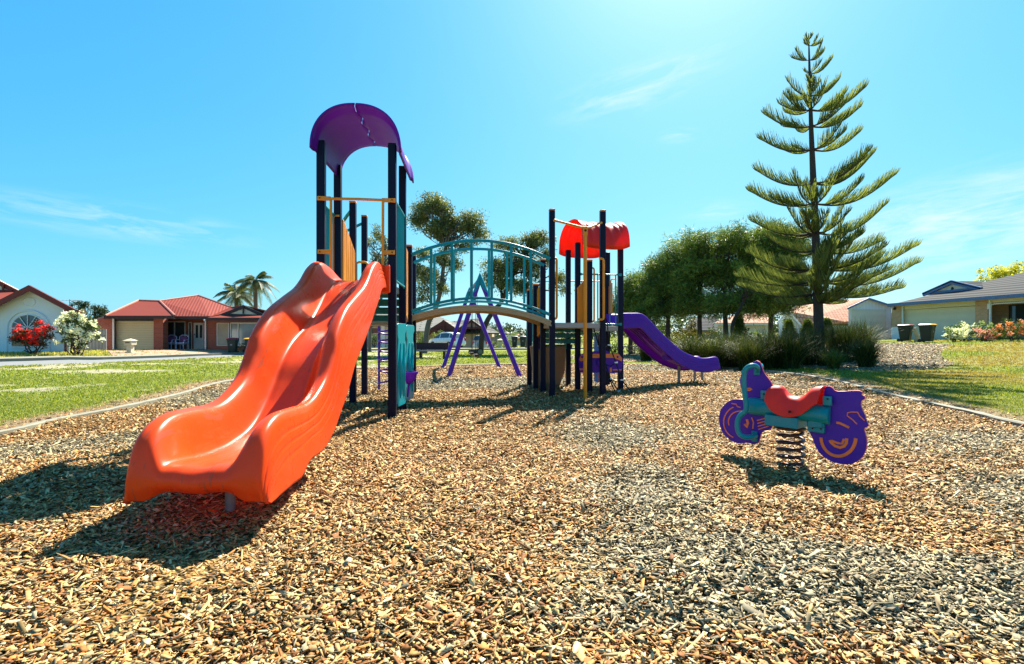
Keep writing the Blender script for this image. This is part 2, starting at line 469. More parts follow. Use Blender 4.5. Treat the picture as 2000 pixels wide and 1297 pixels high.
snd = mix_rgb(nt, noise(nt, 12, 4), (.32, .28, .19), (.42, .38, .27))
sm = nt.nodes.new('ShaderNodeMath'); sm.operation = 'MULTIPLY'; nt.links.new(sp.outputs[2], sm.inputs[0])
nt.links.new(ramp(nt, noise(nt, 7, 6, rough=.8), [(.38, .1), (.55, 1.0)]), sm.inputs[1])
g = mix_rgb(nt, sm.outputs[0], g, snd)
dirt = mix_rgb(nt, ramp(nt, noise(nt, 30, 5, rough=.8), [(.35, 0.0), (.65, 1.0)]), (.09, .055, .03), (.42, .3, .17))
g = mix_rgb(nt, sp.outputs[0], g, dirt)
mul = ramp(nt, noise(nt, 9, 8, rough=.9), [(.3, (.03, .025, .02)), (.46, (.10, .085, .065)), (.56, (.25, .23, .18)), (.7, (.42, .39, .31))])
g = mix_rgb(nt, sp.outputs[1], g, mul)
nt.links.new(g, b.inputs['Base Color']); b.inputs['Roughness'].default_value = .95; b.inputs['Specular IOR Level'].default_value = .1
bump(nt, b, noise(nt, 45, 5, rough=.8), .9, .04)
lawn = npmesh('lawn', V, F, m_lawn, Cc, smooth=True); tag(lawn, kind='structure')
da = lawn.data.attributes.new('Dry', 'FLOAT', 'POINT'); da.data.foreach_set('value', dry.ravel().astype(np.float32))
# bark base under the chips
ctr = np.array([0.0, 8.0]); rows = []
NR = 90
ss = np.linspace(0, 1, NR)**.8
for s_ in ss:
    p = ctr+(PITN-ctr)*s_
    rows.append(np.stack([p[:, 0], p[:, 1], PZ(p[:, 0], p[:, 1])], 1))
V = np.concatenate(rows); n = len(PITN)
I = np.arange(NR*n).reshape(NR, n); J = np.roll(I, -1, 1)
F = np.stack([I[:-1].ravel(), J[:-1].ravel(), J[1:].ravel(), I[1:].ravel()], 1)
m_bark, nt, b = new_mat('bark_mulch')
vo = nt.nodes.new('ShaderNodeTexVoronoi'); vo.inputs['Scale'].default_value = 38
nt.links.new(noise(nt, 1, 1), vo.inputs['Randomness']) if False else None
tcn = nt.nodes.new('ShaderNodeTexCoord')
mpn = nt.nodes.new('ShaderNodeMapping'); mpn.inputs['Scale'].default_value = (1, 1.5, 1); nt.links.new(tcn.outputs['Object'], mpn.inputs[0]); nt.links.new(mpn.outputs[0], vo.inputs['Vector'])
sepc = nt.nodes.new('ShaderNodeSeparateColor'); nt.links.new(vo.outputs['Color'], sepc.inputs[0])
atc = nt.nodes.new('ShaderNodeAttribute'); atc.attribute_name = 'Col'
br = ramp(nt, sepc.outputs[0], [(0, .22), (.4, .6), (1, 1.15)])
cc = mix_rgb(nt, 1.0, atc.outputs[0], br, 'MULTIPLY')
nt.links.new(cc, b.inputs['Base Color']); b.inputs['Roughness'].default_value = .9; b.inputs['Specular IOR Level'].default_value = .1
bump(nt, b, vo.outputs['Distance'], 1.0, .03)
def greyness(x, y):
    x = np.asarray(x, float); y = np.asarray(y, float)
    g = np.zeros_like(x)
    for cx, cy, rx, ry, rot, a in ((.95, 5.5, .8, 1.8, 0, .7), (.9, 3.3, .55, 1.3, -.25, .8), (1.5, 2.25, 1.5, .42, -.3, 1.1), (3.3, 3.2, 1.3, .55, .5, .8), (.9, 2.0, .8, .3, 0, .6),
                               (-.3, 11.6, 4.2, 1.5, .1, 1.0), (4.6, 16.2, 3.5, 1.3, -.3, .9), (4.5, 5.0, 1.2, .9, .2, .7), (-4.6, 4.6, 1.4, .7, .5, .75),
                               (-5.2, 9.8, .9, 2.5, .1, .9), (5.4, 11.5, 1.2, 2.2, .2, .6), (2.8, 8.6, 1.4, .5, .2, .3), (-3.3, 3.3, .5, .25, 0, .35)):
        c, s = math.cos(rot), math.sin(rot)
        u = ((x-cx)*c+(y-cy)*s)/rx; v = (-(x-cx)*s+(y-cy)*c)/ry
        g = np.maximum(g, a*np.exp(-(u*u+v*v)))
    g = g+.75*(fbm(x, y, 1.1, 50, 4)-.5)
    return np.clip(sstep(.22, .72, g), 0, 1)
gy = greyness(V[:, 0], V[:, 1])[:, None]
Cb = (np.array([.40, .235, .075])*(1-gy)+np.array([.32, .28, .165])*gy)*.80
bark = npmesh('bark_ground', V, F, m_bark, Cb, smooth=True); tag(bark, kind='structure')

# chips
def in_view(x, y, m=2.0):
    return (np.abs(x) < y*1.0+m) & (y > .9)
def chips(n_target, y0, y1, dens, scale, name_seed, xlim=None, lift=.0, sdlim=-.04, tilt=.55):
    r = np.random.default_rng(name_seed)
    xw = y1+1.0
    n = int(dens*(2*xw)*(y1-y0))
    x = r.uniform(-xw, xw, n); y = r.uniform(y0, y1, n)
    k = in_view(x, y) & (x > -6.6) & (x < 8)
    x = x[k]; y = y[k]
    sdv = pit_sd(x, y); k = sdv < sdlim; x = x[k]; y = y[k]
    return x, y
ch = []
for (y0, y1, dens, sc, sdl) in ((.9, 2.2, 7800, 1.0, -.06), (2.2, 3.4, 6400, 1.0, -.06), (3.4, 5, 4400, 1.05, -.06), (5, 7.5, 1900, 1.15, -.06), (7.5, 11, 1000, 1.35, -.06), (11, 19.3, 420, 1.7, -.06)):
    x, y = chips(0, y0, y1, dens, sc, int(y0*100), sdlim=sdl)
    ch.append((x, y, np.full(len(x), sc)))
# strays outside the kerb
r = np.random.default_rng(77)
x = r.uniform(-8, 9, 90000); y = r.uniform(4, 15, 90000)
k = in_view(x, y) & (np.abs(x) > 4.5); x = x[k]; y = y[k]
sdv = pit_sd(x, y); k = (sdv > .1) & (sdv < .75) & (r.random(len(sdv)) < .75*sstep(.8, .1, sdv)); ch.append((x[k], y[k], np.full(k.sum(), 1.15)))
x = np.concatenate([c[0] for c in ch]); y = np.concatenate([c[1] for c in ch]); sc = np.concatenate([c[2] for c in ch])
r = np.random.default_rng(78); xb2 = r.uniform(2, 23, 160000); yb2 = r.uniform(14, 32, 160000)
k = poly_in(xb2, yb2, BEDP) & in_view(xb2, yb2); k &= r.random(len(k)) < np.clip(1.2-(yb2-14)/22, .3, 1); nb = int(k.sum())
x = np.concatenate([x, xb2[k]]); y = np.concatenate([y, yb2[k]]); sc = np.concatenate([sc, np.full(nb, 2.0)])
N = len(x); r = np.random.default_rng(5)
Lh = np.clip(r.lognormal(math.log(.0122), .52, N), .004, .042)*sc
Wh = np.clip(r.lognormal(math.log(.0050), .5, N), .0016, .016)*sc
Th = r.uniform(.0004, .0015, N)*sc
tw = r.random(N) < .004; Lh[tw] *= 2.4; Wh[tw] = .0020
big = r.random(N) < .02; Wh[big] *= 1.4; Wh = np.minimum(Wh, .013*sc)
yaw = r.uniform(0, 2*PI, N)
pit_ = r.normal(0, .30, N); rol = r.normal(0, .34, N)
cy_, sy_ = np.cos(yaw), np.sin(yaw); cp, sp_ = np.cos(pit_), np.sin(pit_); cr, sr = np.cos(rol), np.sin(rol)
ex = np.stack([cy_*cp, sy_*cp, sp_], 1)
e2 = np.stack([-sy_, cy_, np.zeros(N)], 1); e3 = np.cross(ex, e2)
ey = e2*cr[:, None]+e3*sr[:, None]; ez = np.cross(ex, ey)
outk = pit_sd(x, y) > 0
zb = np.where(outk, HH(x, y)+.03, PZ(x, y))+np.where(outk, .004, .004+.022*r.random(N)**1.3)+np.abs(sp_)*Lh*.5
ctr3 = np.stack([x, y, zb], 1)
V = np.empty((N, 8, 3))
k = 0
for sz in (-1, 1):
    for sx, sy in ((-1, -1), (1, -1), (1, 1), (-1, 1)):
        jx = 1+r.uniform(-.35, .2, N); jy = 1+r.uniform(-.5, .2, N)
        V[:, k] = ctr3+ex*(sx*Lh*jx)[:, None]+ey*(sy*Wh*jy)[:, None]+ez*(sz*Th)[:, None]
        k += 1
q = np.array([(4, 5, 6, 7), (0, 1, 5, 4), (1, 2, 6, 5), (2, 3, 7, 6), (3, 0, 4, 7)])
F = (q[None]+(np.arange(N)*8)[:, None, None]).reshape(-1, 4)
gy = greyness(x, y); gy = np.where((y > 13.9) & (pit_sd(x, y) > .8), .8, gy); isg = r.random(N) < (gy*.84+.12)
warm = np.array([(.78, .55, .25), (.72, .42, .14), (.60, .26, .065), (.88, .72, .40), (.28, .12, .035), (.62, .44, .18)])
grey = np.array([(.56, .52, .36), (.38, .36, .25), (.76, .69, .46), (.17, .16, .11), (.62, .50, .29), (.30, .24, .14)])
wi = r.choice(6, N, p=[.22, .20, .16, .15, .15, .12]); gi = r.choice(6, N, p=[.25, .22, .17, .12, .14, .10])
c = np.where(isg[:, None], grey[gi], warm[wi])*(r.uniform(.40, 1.2, N))[:, None]*np.array([.89, .82, .69])
C8 = np.repeat(c, 8, 0)
m_chip, nt, b = new_mat('wood_chip')
at = nt.nodes.new('ShaderNodeAttribute'); at.attribute_name = 'Col'
c0 = mix_rgb(nt, ramp(nt, noise(nt, 260, 3, rough=.7), [(.35, 0.0), (.7, 1.0)]), mix_rgb(nt, 1.0, at.outputs[0], (.62, .58, .52), 'MULTIPLY'), at.outputs[0])
nt.links.new(c0, b.inputs['Base Color']); b.inputs['Roughness'].default_value = .75; b.inputs['Specular IOR Level'].default_value = .25
wc = npmesh('wood_chips', V.reshape(-1, 3), F, m_chip, C8); tag(wc, 'loose orange and grey wood chips covering the playground floor', 'wood chips', kind='stuff')
print('CHIPS', N)
# kerb
m_conc = paint('concrete', (.20, .195, .14), .85, .2, 5, bmp=.5, bscale=50)
mb = MB(); pr = [(-.045, -.06), (-.045, .04), (-.03, .05), (.03, .05), (.045, .04), (.045, -.06)]
rows = []
n = len(PITC)
for i, p in enumerate(PITC):
    t = (PITC[(i+1) % n]-PITC[i-1]).normalized(); nn = Vector((t.y, -t.x, 0))
    rows.append([(p+nn*a+Vector((0, 0, b_+.008*(random.random()-.5)))) for a, b_ in pr])
rows.append(rows[0])
mb.grid(rows)
tag(build('kerb', mb, m_conc), kind='structure')
# road
m_road = paint('asphalt', (.16, .17, .165), .85, .15, 3, bmp=.3)
def strip(A, B, zo, m=24):
    rows = []
    for i in range(len(A)-1):
        for j in range(m if i < len(A)-2 else m+1):
            t = j/m; a = A[i]*(1-t)+A[i+1]*t; b2 = B[i]*(1-t)+B[i+1]*t
            rows.append([Vector((*(a*(1-u)+b2*u), 0)) for u in (0, .06, .15, .5, .85, .94, 1)])
    flat = np.array([[p.x, p.y] for r_ in rows for p in r_]); z = HH(flat[:, 0], flat[:, 1])
    k = 0
    for r_ in rows:
        for p in r_:
            p.z = z[k]+zo; k += 1
    return rows
mb = MB(); mb.grid(strip(ROADN, ROADF, .045)); tag(build('road', mb, m_road), kind='structure')
mb = MB()
rr_ = strip(ROADF, ROADF+(ROADF-ROADN)*.05, 0)
rows = [[r_[0]+Vector((0, 0, .0)), r_[0]+Vector((0, 0, .17)), r_[-1]+Vector((0, 0, .17)), r_[-1]+Vector((0, 0, -.05))] for r_ in rr_]
rows = [r_ for r_ in rows if not (-17.9 < r_[0].x < -16.9 and 31 < r_[0].y < 35)]
mb.grid(rows); tag(build('road_kerb', mb, m_conc), kind='structure')
# pale brick driveways
m_drive = brick('paving', (.33, .2, .11), (.4, .26, .15), (.24, .17, .11))
def drive(name, pts):
    mb = MB(); a, b_, c_, d_ = [np.array(p, float) for p in pts]
    rows = []
    for i in range(13):
        u = i/12; row = []
        for j in range(13):
            v = j/12; p = (a*(1-u)+b_*u)*(1-v)+(d_*(1-u)+c_*u)*v
            row.append(Vector((p[0], p[1], hz(p[0], p[1])+.055)))
        rows.append(row)
    mb.grid(rows); tag(build(name, mb, m_drive, uv=True), kind='structure')
drive('driveway', [(-27.5, 34.4), (-18.3, 34.4), (-18.2, 31.2), (-20.5, 26.3)])
drive('driveway', [(-16.5, 44.0), (-8.5, 45.5), (-9.5, 52), (-16.5, 50)])
# ---------- play structure materials
m_post = paint('navy_powder_coat', (.004, .005, .022), .42, .3, 3, spec=.16)
m_cap = paint('orange_cap', (.62, .2, .035), .5, .2, 8)
m_or = paint('orange_powder_coat', (.72, .25, .008), .42, .12, 4, dirt=.05)
m_teal = paint('teal_powder_coat', (.0, .23, .26), .33, .15, 4, dirt=.08)
m_tealp = paint('teal_plastic', (.0, .34, .38), .35, .1, 3, trans=.25)
m_pur = paint('purple_plastic', (.13, .016, .42), .42, .18, 3, trans=.38, tcol=(1.7, .8, .8))
m_purm = paint('purple_powder_coat', (.085, .012, .30), .35, .15, 3, dirt=.1)
m_red = paint('red_plastic', (.80, .035, .012), .4, .12, 3, trans=.45, coat=.2, dirt=.05)
m_deck = paint('grey_deck_coating', (.33, .31, .28), .6, .15, 6, dirt=.2)
m_beige = paint('beige_plastic', (.36, .21, .11), .55, .2, 3, trans=.15, dirt=.2)
m_bboard = paint('bridge_board', (.42, .29, .15), .55, .2, 5, dirt=.2)
m_galv = paint('galvanised_steel', (.22, .22, .23), .5, .2, 12, metal=.5)
m_rope = paint('black_rope', (.012, .012, .014), .8, .3, 40, bmp=.6, bscale=200)
m_white = paint('white_plastic', (.75, .75, .72), .5, .08, 10)
m_bolt = paint('dark_bolt', (.03, .02, .02), .4, .2, 10, metal=.5)
m_blue = paint('light_blue_plastic', (.12, .26, .62), .45, .1, 5)
m_orp = paint('orange_plastic_inlay', (.92, .20, .035), .5, .12, 8)
# slide: rotomoulded plastic with fine scuffs
m_slide, nt, b = new_mat('orange_slide_plastic')
c = mix_rgb(nt, noise(nt, 1.1, 3), (.84, .058, .012), (.89, .105, .008))
sc_ = ramp(nt, noise(nt, 14, 6, rough=.8, stretch=(1, .12, .3)), [(.55, 0.0), (.78, .35)])
c = mix_rgb(nt, sc_, c, (.88, .2, .08))
scr = ramp(nt, noise(nt, 9, 3, stretch=(3.0, .25, .5)), [(.64, 0.0), (.67, .55)])
c = mix_rgb(nt, scr, c, (.45, .1, .05))
nt.links.new(c, b.inputs['Base Color'])
b.inputs['Coat Weight'].default_value = .08; b.inputs['Coat Roughness'].default_value = .12; b.inputs['Specular IOR Level'].default_value = .27
rr = nt.nodes.new('ShaderNodeMapRange'); rr.inputs[3].default_value = .20; rr.inputs[4].default_value = .38
nt.links.new(noise(nt, 7, 6, rough=.75), rr.inputs[0]); nt.links.new(rr.outputs[0], b.inputs['Roughness'])
bump(nt, b, noise(nt, 3, 3), .12, .02)
t = nt.nodes.new('ShaderNodeBsdfTranslucent'); nt.links.new(mix_rgb(nt, 1.0, c, (1.1, 1.6, .7), 'MULTIPLY'), t.inputs[0])
ms = nt.nodes.new('ShaderNodeMixShader'); ms.inputs[0].default_value = .33
nt.links.new(b.outputs[0], ms.inputs[1]); nt.links.new(t.outputs[0], ms.inputs[2]); nt.links.new(ms.outputs[0], nt.nodes['Material Output'].inputs[0])

PS = thing('play_structure', (-.3, 8.3, 0), 'linked playground towers with purple and red roofs, arched bridge and two slides', 'play structure')

POST = {}
def post(key, x, y, top, cap=True, w=.1):
    POST[key] = Vector((x, y, 0))
    mb = MB(); mb.box((x, y, top/2-.1), (w, w, top+.2), .1)
    p = build('post', mb, m_post, PS, bevel=.012)
    if cap:
        mb = MB(); mb.box((x, y, top+.012), (w+.004, w+.004, .03), .1)
        build('cap', mb, m_cap, p, bevel=.008)
    return p
post('AFL', -2.365, 6.35, 3.47, False); post('AFR', -1.505, 6.44, 3.47, False)
post('ARL', -2.465, 7.25, 3.47, False); post('ARR', -1.56, 7.30, 3.47, False)
post('MFL', -2.51, 8.08, 3.15); post('MRL', -2.68, 9.3, 3.22)
post('MFR', -1.708, 8.5, 2.54); post('MRR', -1.82, 9.45, 2.53)
post('BFL', .706, 9.05, 3.27); post('BFR', 1.645, 9.29, 3.31)
post('BRL', .59, 9.78, 2.50); post('BSL', .465, 10.1, 2.06); post('BTL', .37, 10.85, 2.02)
post('BM', 1.445, 9.57, 2.45)
post('CFL', 1.27, 9.9, 2.86, False); post('CFR', 2.16, 10.2, 2.86, False)
post('CRL', 1.18, 10.75, 2.86, False); post('CRR', 2.06, 11.05, 2.86, False)

def deck(pts, top, th=.09, mat=m_deck):
    mb = MB(); mb.prism([Vector((x, y, top)) for x, y in pts], (0, 0, -th)); return build('deck', mb, mat, PS, bevel=.006)
A = POST
deck([(-2.33, 6.40), (-1.555, 6.44), (-1.60, 7.27), (-2.41, 7.25)], 1.735)
deck([(-2.46, 8.12), (-1.75, 8.45), (-1.86, 9.45), (-2.66, 9.3)], 1.33)
deck([(.76, 9.02), (1.59, 9.25), (1.50, 10.0), (.55, 9.95)], 1.29)
deck([(1.32, 9.86), (2.10, 10.14), (2.02, 11.05), (1.2, 10.78)], 1.25)
deck([(.42, 10.85), (1.12, 11.0), (1.1, 11.6), (.38, 11.5)], .8)

# --- big slide
ROWS = [(2.955,.10,2.975,.15,2.97,.085),(2.935,.20,2.93,.19,3.02,.085),(2.955,.32,2.935,.245,3.1,.09),(3.0,.43,2.985,.285,3.2,.095),(3.10,.51,3.1,.29,3.32,.10),
(3.25,.55,3.3,.27,3.45,.10),(3.5,.55,3.55,.265,3.52,.13),(3.72,.545,3.8,.295,3.64,.18),(3.92,.59,4.0,.355,3.9,.19),(4.15,.71,4.2,.48,4.15,.28),
(4.3,.88,4.38,.65,4.33,.40),(4.43,1.07,4.55,.83,4.55,.56),(4.7,1.28,4.8,1.0,4.8,.79),(5.05,1.43,5.12,1.135,5.1,.98),(5.33,1.54,5.36,1.26,5.4,1.18),
(5.53,1.655,5.57,1.40,5.6,1.33),(5.75,1.82,5.78,1.56,5.78,1.46),(5.98,1.91,6.05,1.70,5.95,1.60),(6.2,1.90,6.36,1.735,6.2,1.64)]
def cm1(R, n):
    out = []
    for i in range(len(R)-1):
        p0, p1, p2, p3 = (np.array(R[min(max(i+k, 0), len(R)-1)], float) for k in (-1, 0, 1, 2))
        for j in range(n):
            t = j/n
            out.append(.5*((2*p1)+(-p0+p2)*t+(2*p0-5*p1+4*p2-p3)*t*t+(-p0+3*p1-3*p2+p3)*t**3))
    out.append(np.array(R[-1], float)); return out
def slide_mesh(rows, cfun, half, flare, grooves=True, n=7):
    mb = MB(); g = []
    for q in cm1(rows, n):
        cY, cZ, bY, bZ, kY, kZ = q
        prof = []; cap = min(1, max(0, (cZ-kZ)/.2))
        for t in [i/22 for i in range(23)]:                       # centre -> crest
            t0 = .42+(.13*(1-float(sstep(3.2, 3.9, cY))) if grooves and half > .3 else 0)
            u_ = min(max((t-t0)/(.96-t0), 0), 1); f = u_*u_*(3-2*u_)
            dip = -.012*math.cos(min(t/.3, 1)*PI/2)
            prof.append((half*t*.985, bY+(cY-bY)*f, bZ+(cZ-bZ)*f+dip))
        prof.append((half*1.045, cY, cZ+.010*cap)); prof.append((half*1.10, cY, cZ+.006*cap)); prof.append((half*1.145, cY, cZ-.008*cap))
        for i in range(1, 41):
            s_ = i/40; gr = 0
            if grooves:
                for gc in (.20, .38, .56): gr -= .0065*math.exp(-((s_-gc)/.020)**2)
            prof.append((half*1.17+flare*(1-(1-s_)**1.6)+gr, cY+(kY-cY)*s_, cZ-.030*cap+(kZ-cZ+.030*cap)*s_))
        prof.append((prof[-1][0]-.02, kY, kZ-.004)); prof.append((prof[-1][0]-.012, kY+.01, kZ+.02))
        full = [(-x, y, z) for x, y, z in prof[:0:-1]]+prof
        g.append([cfun(x, y, z) for x, y, z in full])
    mb.grid(g); return mb
def cf(x, y, z):
    k = .925+.075*min(max((y-2.9)/3.3, 0), 1)
    return Vector(((-1.83-(y-2.93)*.036+x)*k, y*k, EYE+(z-EYE)*k))
sl_mb = slide_mesh(ROWS, cf, .325, .045)
slide = build('slide', sl_mb, m_slide, PS, smooth=80, solid=.012, label='big wide orange wave slide facing the camera')
mb = MB()
mb.box((-1.545, 6.25, 1.75), (.11, .05, .34)); mb.box((-2.335, 6.25, 1.75), (.11, .05, .34))
mb.box((-1.94, 6.30, 1.70), (.74, .12, .035))
build('mounting_flange', mb, m_slide, slide, bevel=.012)
for px, Y in ((450, 3.06), (512, 3.25)):
    mb = MB(); x = W(px, 0, Y).x; mb.tube([(x, Y, -.1), (x, Y, .30)], .028, 12); build('support_leg', mb, m_galv, slide)

# --- slide gate on tower A
fl, fr = W(628, 0, 6.27), W(766, 0, 6.36)
def gp(px, py): return HIT(px, py, (-2.36, 6.26), (.86, .09))
mb = MB()
mb.tube([gp(645, 388), gp(700, 389), gp(748, 391)], .017, 10)
for a, b2 in ((gp(619, 387), gp(646, 388)), (gp(746, 391), gp(772, 391.5)), (gp(620, 491.5), gp(647, 492)), (gp(747, 493), gp(771, 493))):
    mb.bar(a, b2, .014, .052)
for px in (646.5, 748): mb.tube([gp(px, 388), gp(px-.2, 516), gp(px, 545)], .017, 10)
gate = build('slide_gate', mb, m_or, PS, smooth=50, bevel=.003)
mb = MB()
for px, py in ((625, 387), (766, 391), (625, 492), (766, 493)):
    p = gp(px, py); mb = MB(); mb.ball(p+Vector((0, -.012, 0)), .009, 8, 5); build('bolt', mb, m_bolt, gate)

def rail_panel(name, p0, p1, ztop0, ztop1, zb0, zb1, n, mat, rr=.016, br=.010, plates=True, arch=0, archb=0, label=None):
    mb = MB(); p0 = Vector((*p0[:2], 0)); p1 = Vector((*p1[:2], 0)); N_ = 14
    def T(t): return p0.lerp(p1, t)+Vector((0, 0, ztop0+(ztop1-ztop0)*t+arch*(1-(2*t-1)**2)))
    def B(t): return p0.lerp(p1, t)+Vector((0, 0, zb0+(zb1-zb0)*t+archb*(1-(2*t-1)**2)))
    mb.tube([T(i/N_) for i in range(N_+1)], rr, 8); mb.tube([B(i/N_) for i in range(N_+1)], rr, 8)
    for i in range(n):
        t = (i+1)/(n+1) if not isinstance(n, list) else 0
        mb.tube([B(t), T(t)], br, 6)
    if plates:
        for f in (T, B):
            for a, b2 in ((0, .05), (1, .95)):
                mb.bar(f(a), f(b2), .02, .05)
    return build(name, mb, mat, PS, smooth=50, label=label)
# teal barrier on the right side of tower A
rail_panel('barrier', (-1.47, 6.47), (-1.53, 7.28), 2.75, 2.75, 1.75, 1.75, 7, m_teal, .016, .014)
rail_panel('barrier', (-2.40, 6.40), (-2.50, 7.20), 2.75, 2.75, 1.78, 1.78, 7, m_teal, .016, .014)

# --- stairs and side panels
def stairs(p0, d, w, z0, z1, n, mat):
    """p0 centre of the top nosing, d horizontal run vector"""
    mb = MB(); d = Vector((*d, 0)); L = d.length; u = d.normalized(); s = Vector((-u.y, u.x, 0))
    ang = math.atan2(u.y, u.x)
    for i in range(n):
        t = (i+.5)/n; z = z0-(z0-z1)*(i+1)/(n+.0)
        c = Vector((*p0[:2], 0))+u*L*t
        mb.box((c.x, c.y, z), (L/n*1.05, w, .025), ang)
        mb.box((c.x-u.x*L/n*.48, c.y-u.y*L/n*.48, z+(z0-z1)/n*.42), (.015, w, (z0-z1)/n*.62), ang)
    return build('stairs', mb, mat, PS, bevel=.003)
m_step = paint('teal_step_coating', (.01, .16, .17), .45, .3, 9, dirt=.1)
stairs((-1.99, 7.30), (-.1, .86), .74, 1.735, 1.30, 4, m_step)
stairs((1.0, 9.98), (-.16, .9), .78, 1.27, .8, 4, m_step)
def slat_panel(p0, p1, t0, t1, b0, b1, mat=m_or, n=6, nm='side_panel'):
    p0 = Vector((*p0, 0)); p1 = Vector((*p1, 0)); mb = MB(); d = (p1-p0); nn = Vector((-d.y, d.x, 0)).normalized()
    def P(t, z): return p0.lerp(p1, t)+Vector((0, 0, z))
    for i in range(n):
        a, c = i/n+.012, (i+1)/n-.012
        f = lambda t: (t0+(t1-t0)*t, b0+(b1-b0)*t)
        mb.prism([P(a, f(a)[1]), P(c, f(c)[1]), P(c, f(c)[0]), P(a, f(a)[0])], nn*.03)
    mb.prism([P(0, b0), P(1, b1), P(1, t1), P(0, t0)], nn*.02)
    # rim
    for (a, za), (c, zc) in (((0, t0), (1, t1)), ((0, b0), (1, b1)), ((0, b0), (0, t0)), ((1, b1), (1, t1))):
        mb.tube([P(a, za)+nn*.015, P(c, zc)+nn*.015], .018, 6)
    return build(nm, mb, mat, PS, bevel=.004)
a = W(671, 0, 7.35); c = W(693.5, 0, 8.0)
slat_panel((a.x, a.y), (c.x, c.y), 2.72, 2.36, 1.70, 1.30)
a = W(789.5, 0, 7.4); c = W(797, 0, 8.38)
slat_panel((a.x, a.y), (c.x, c.y), 2.40, 2.42, 1.50, 1.30)
a = W(1126, 0, 9.86); c = W(1147.5, 0, 9.60)
slat_panel((a.x, a.y), (c.x, c.y), 1.05+.092*9.86+.0, 1.05+.116*9.6, 1.29, 1.31)
a = W(1049, 0, 10.05); c = W(1058, 0, 9.84)
slat_panel((a.x, a.y), (c.x, c.y), 1.95, 2.1, 1.05, 1.20, n=3)
a = W(1051.5, 0, 10.15); c = W(1055, 0, 10.0)
slat_panel((a.x, a.y), (c.x, c.y), 1.12, 1.2, .8, .95, mat=m_pur, n=2)
a = W(1031, 0, 10.9); c = W(1041.5, 0, 11.3)
slat_panel((a.x, a.y), (c.x, c.y), 2.02, 1.95, .98, .93, mat=m_teal, n=3)
a = W(1189, 0, 11.0); c = W(1194, 0, 10.95)
slat_panel((a.x, a.y), (c.x, c.y), 2.1, 2.2, 1.3, 1.3, n=2)

# --- grab loops
def loop(px, py0, py1, Y, dx, mat=m_or, r=.014):
    """upright bar at px with returns towards dx (metres)"""
    t = W(px, py0, Y); b2 = W(px, py1, Y); k = .04
    pts = [t+Vector((dx, 0, 0)), t+Vector((dx*.4, 0, 0)), t+Vector((dx*.1, 0, -k*.3)), t+Vector((0, 0, -k)), b2+Vector((0, 0, k)), b2+Vector((dx*.1, 0, k*.3)), b2+Vector((dx*.4, 0, 0)), b2+Vector((dx, 0, 0))]
    mb = MB(); mb.tube(pts, r, 8); build('grab_handle', mb, mat, PS, smooth=60)
loop(1087.5, 504, 623, 9.05, -.09, r=.02); loop(1179, 505, 624, 9.2, -.08, r=.022); loop(1160.5, 523, 628, 9.57, -.09, r=.016)
loop(651, 421, 556, 7.2, .09); loop(718, 512, 600, 9.1, -.16, r=.02); loop(696, 512, 600, 9.2, .15, r=.02)
loop(1193, 545, 626, 10.9, .12, r=.012)
# teal arched hand rails leaving the middle deck on the left
mb = MB()
mb.tube([W(686, 411, 8.08), W(678, 421, 8.2), W(668, 436, 8.4), W(652, 453, 8.7), W(636, 474, 9.0)], .026, 8)
mb.tube([W(713, 434, 9.3), W(700, 440, 9.3), W(682, 449, 9.3), W(660, 457, 9.25), W(636, 474, 9.0)], .026, 8)
mb.tube([W(636, 474, 9.0), W(632, 560, 9.0), G(632, 774)], .026, 8)
build('handrail', mb, m_teal, PS, smooth=60)

# --- corkscrew climber
mb = MB(); cx, cy = -2.33, 9.95; pts = []
for i in range(100):
    t = i/99; a_ = t*2*PI*6.2+PI
    z = .12+1.2*(t**.85); pts.append((cx+.26*math.cos(a_), cy+.26*math.sin(a_)*.8, z))
mb.tube(pts, .018, 7); mb.tube([(-2.59, 9.97, -.1), (-2.59, 9.97, 1.3)], .024, 10)
build('spiral_climber', mb, m_purm, PS, smooth=60)

# --- teal activity panels with basin below tower A
def shaped_panel(p0, p1, z0, z1, th=.1):
    p0 = Vector((*p0, 0)); p1 = Vector((*p1, 0)); d = p1-p0; nn = Vector((d.y, -d.x, 0)).normalized()
    out = [(0, .04), (.12, 0), (.85, .0), (1, .06), (1, .2), (.88, .3), (.92, .45), (1, .6), (.96, .74), (.84, .80), (.86, .88), (1, .92), (1, .985), (.9, 1.0), (.12, 1.0), (0, .985), (0, .86), (.1, .80), (.02, .7), (0, .5), (.08, .3), (0, .2)]
    mb = MB(); mb.prism([p0+d*u+Vector((0, 0, z0+(z1-z0)*v)) for u, v in out], nn*th)
    for k in (0, 1):     # raised wavy ribs
        pts = [p0+d*((.28+.34*k)+.1*math.sin(v*7+k*1.5)*(1-v*.3))+nn*(th)+Vector((0, 0, z0+(z1-z0)*(.1+.66*v))) for v in [i/16 for i in range(17)]]
        mb.tube(pts, [.012+.03*math.sin(PI*min(1, i/16+.05))**2 for i in range(17)], 8)
    return build('activity_panel', mb, m_tealp, PS, smooth=50, bevel=.018)
shaped_panel((-1.515, 6.56), (-1.49, 7.0), .14, 1.22, .05); shaped_panel((-1.585, 7.45), (-1.565, 7.95), .10, 1.22, .05)
mb = MB(); bc = Vector((-1.46, 7.25, .53))
mb.lathe(bc, [(.015, -.16), (.06, -.13), (.105, -.06), (.12, 0), (.135, .0), (.135, .02), (.11, .02), (.09, -.05), (.03, -.11)], 18)
mb.tube([bc+Vector((0, 0, -.14)), bc+Vector((-.02, 0, -.34))], .014, 8)
build('basin', mb, m_pur, PS, smooth=50)

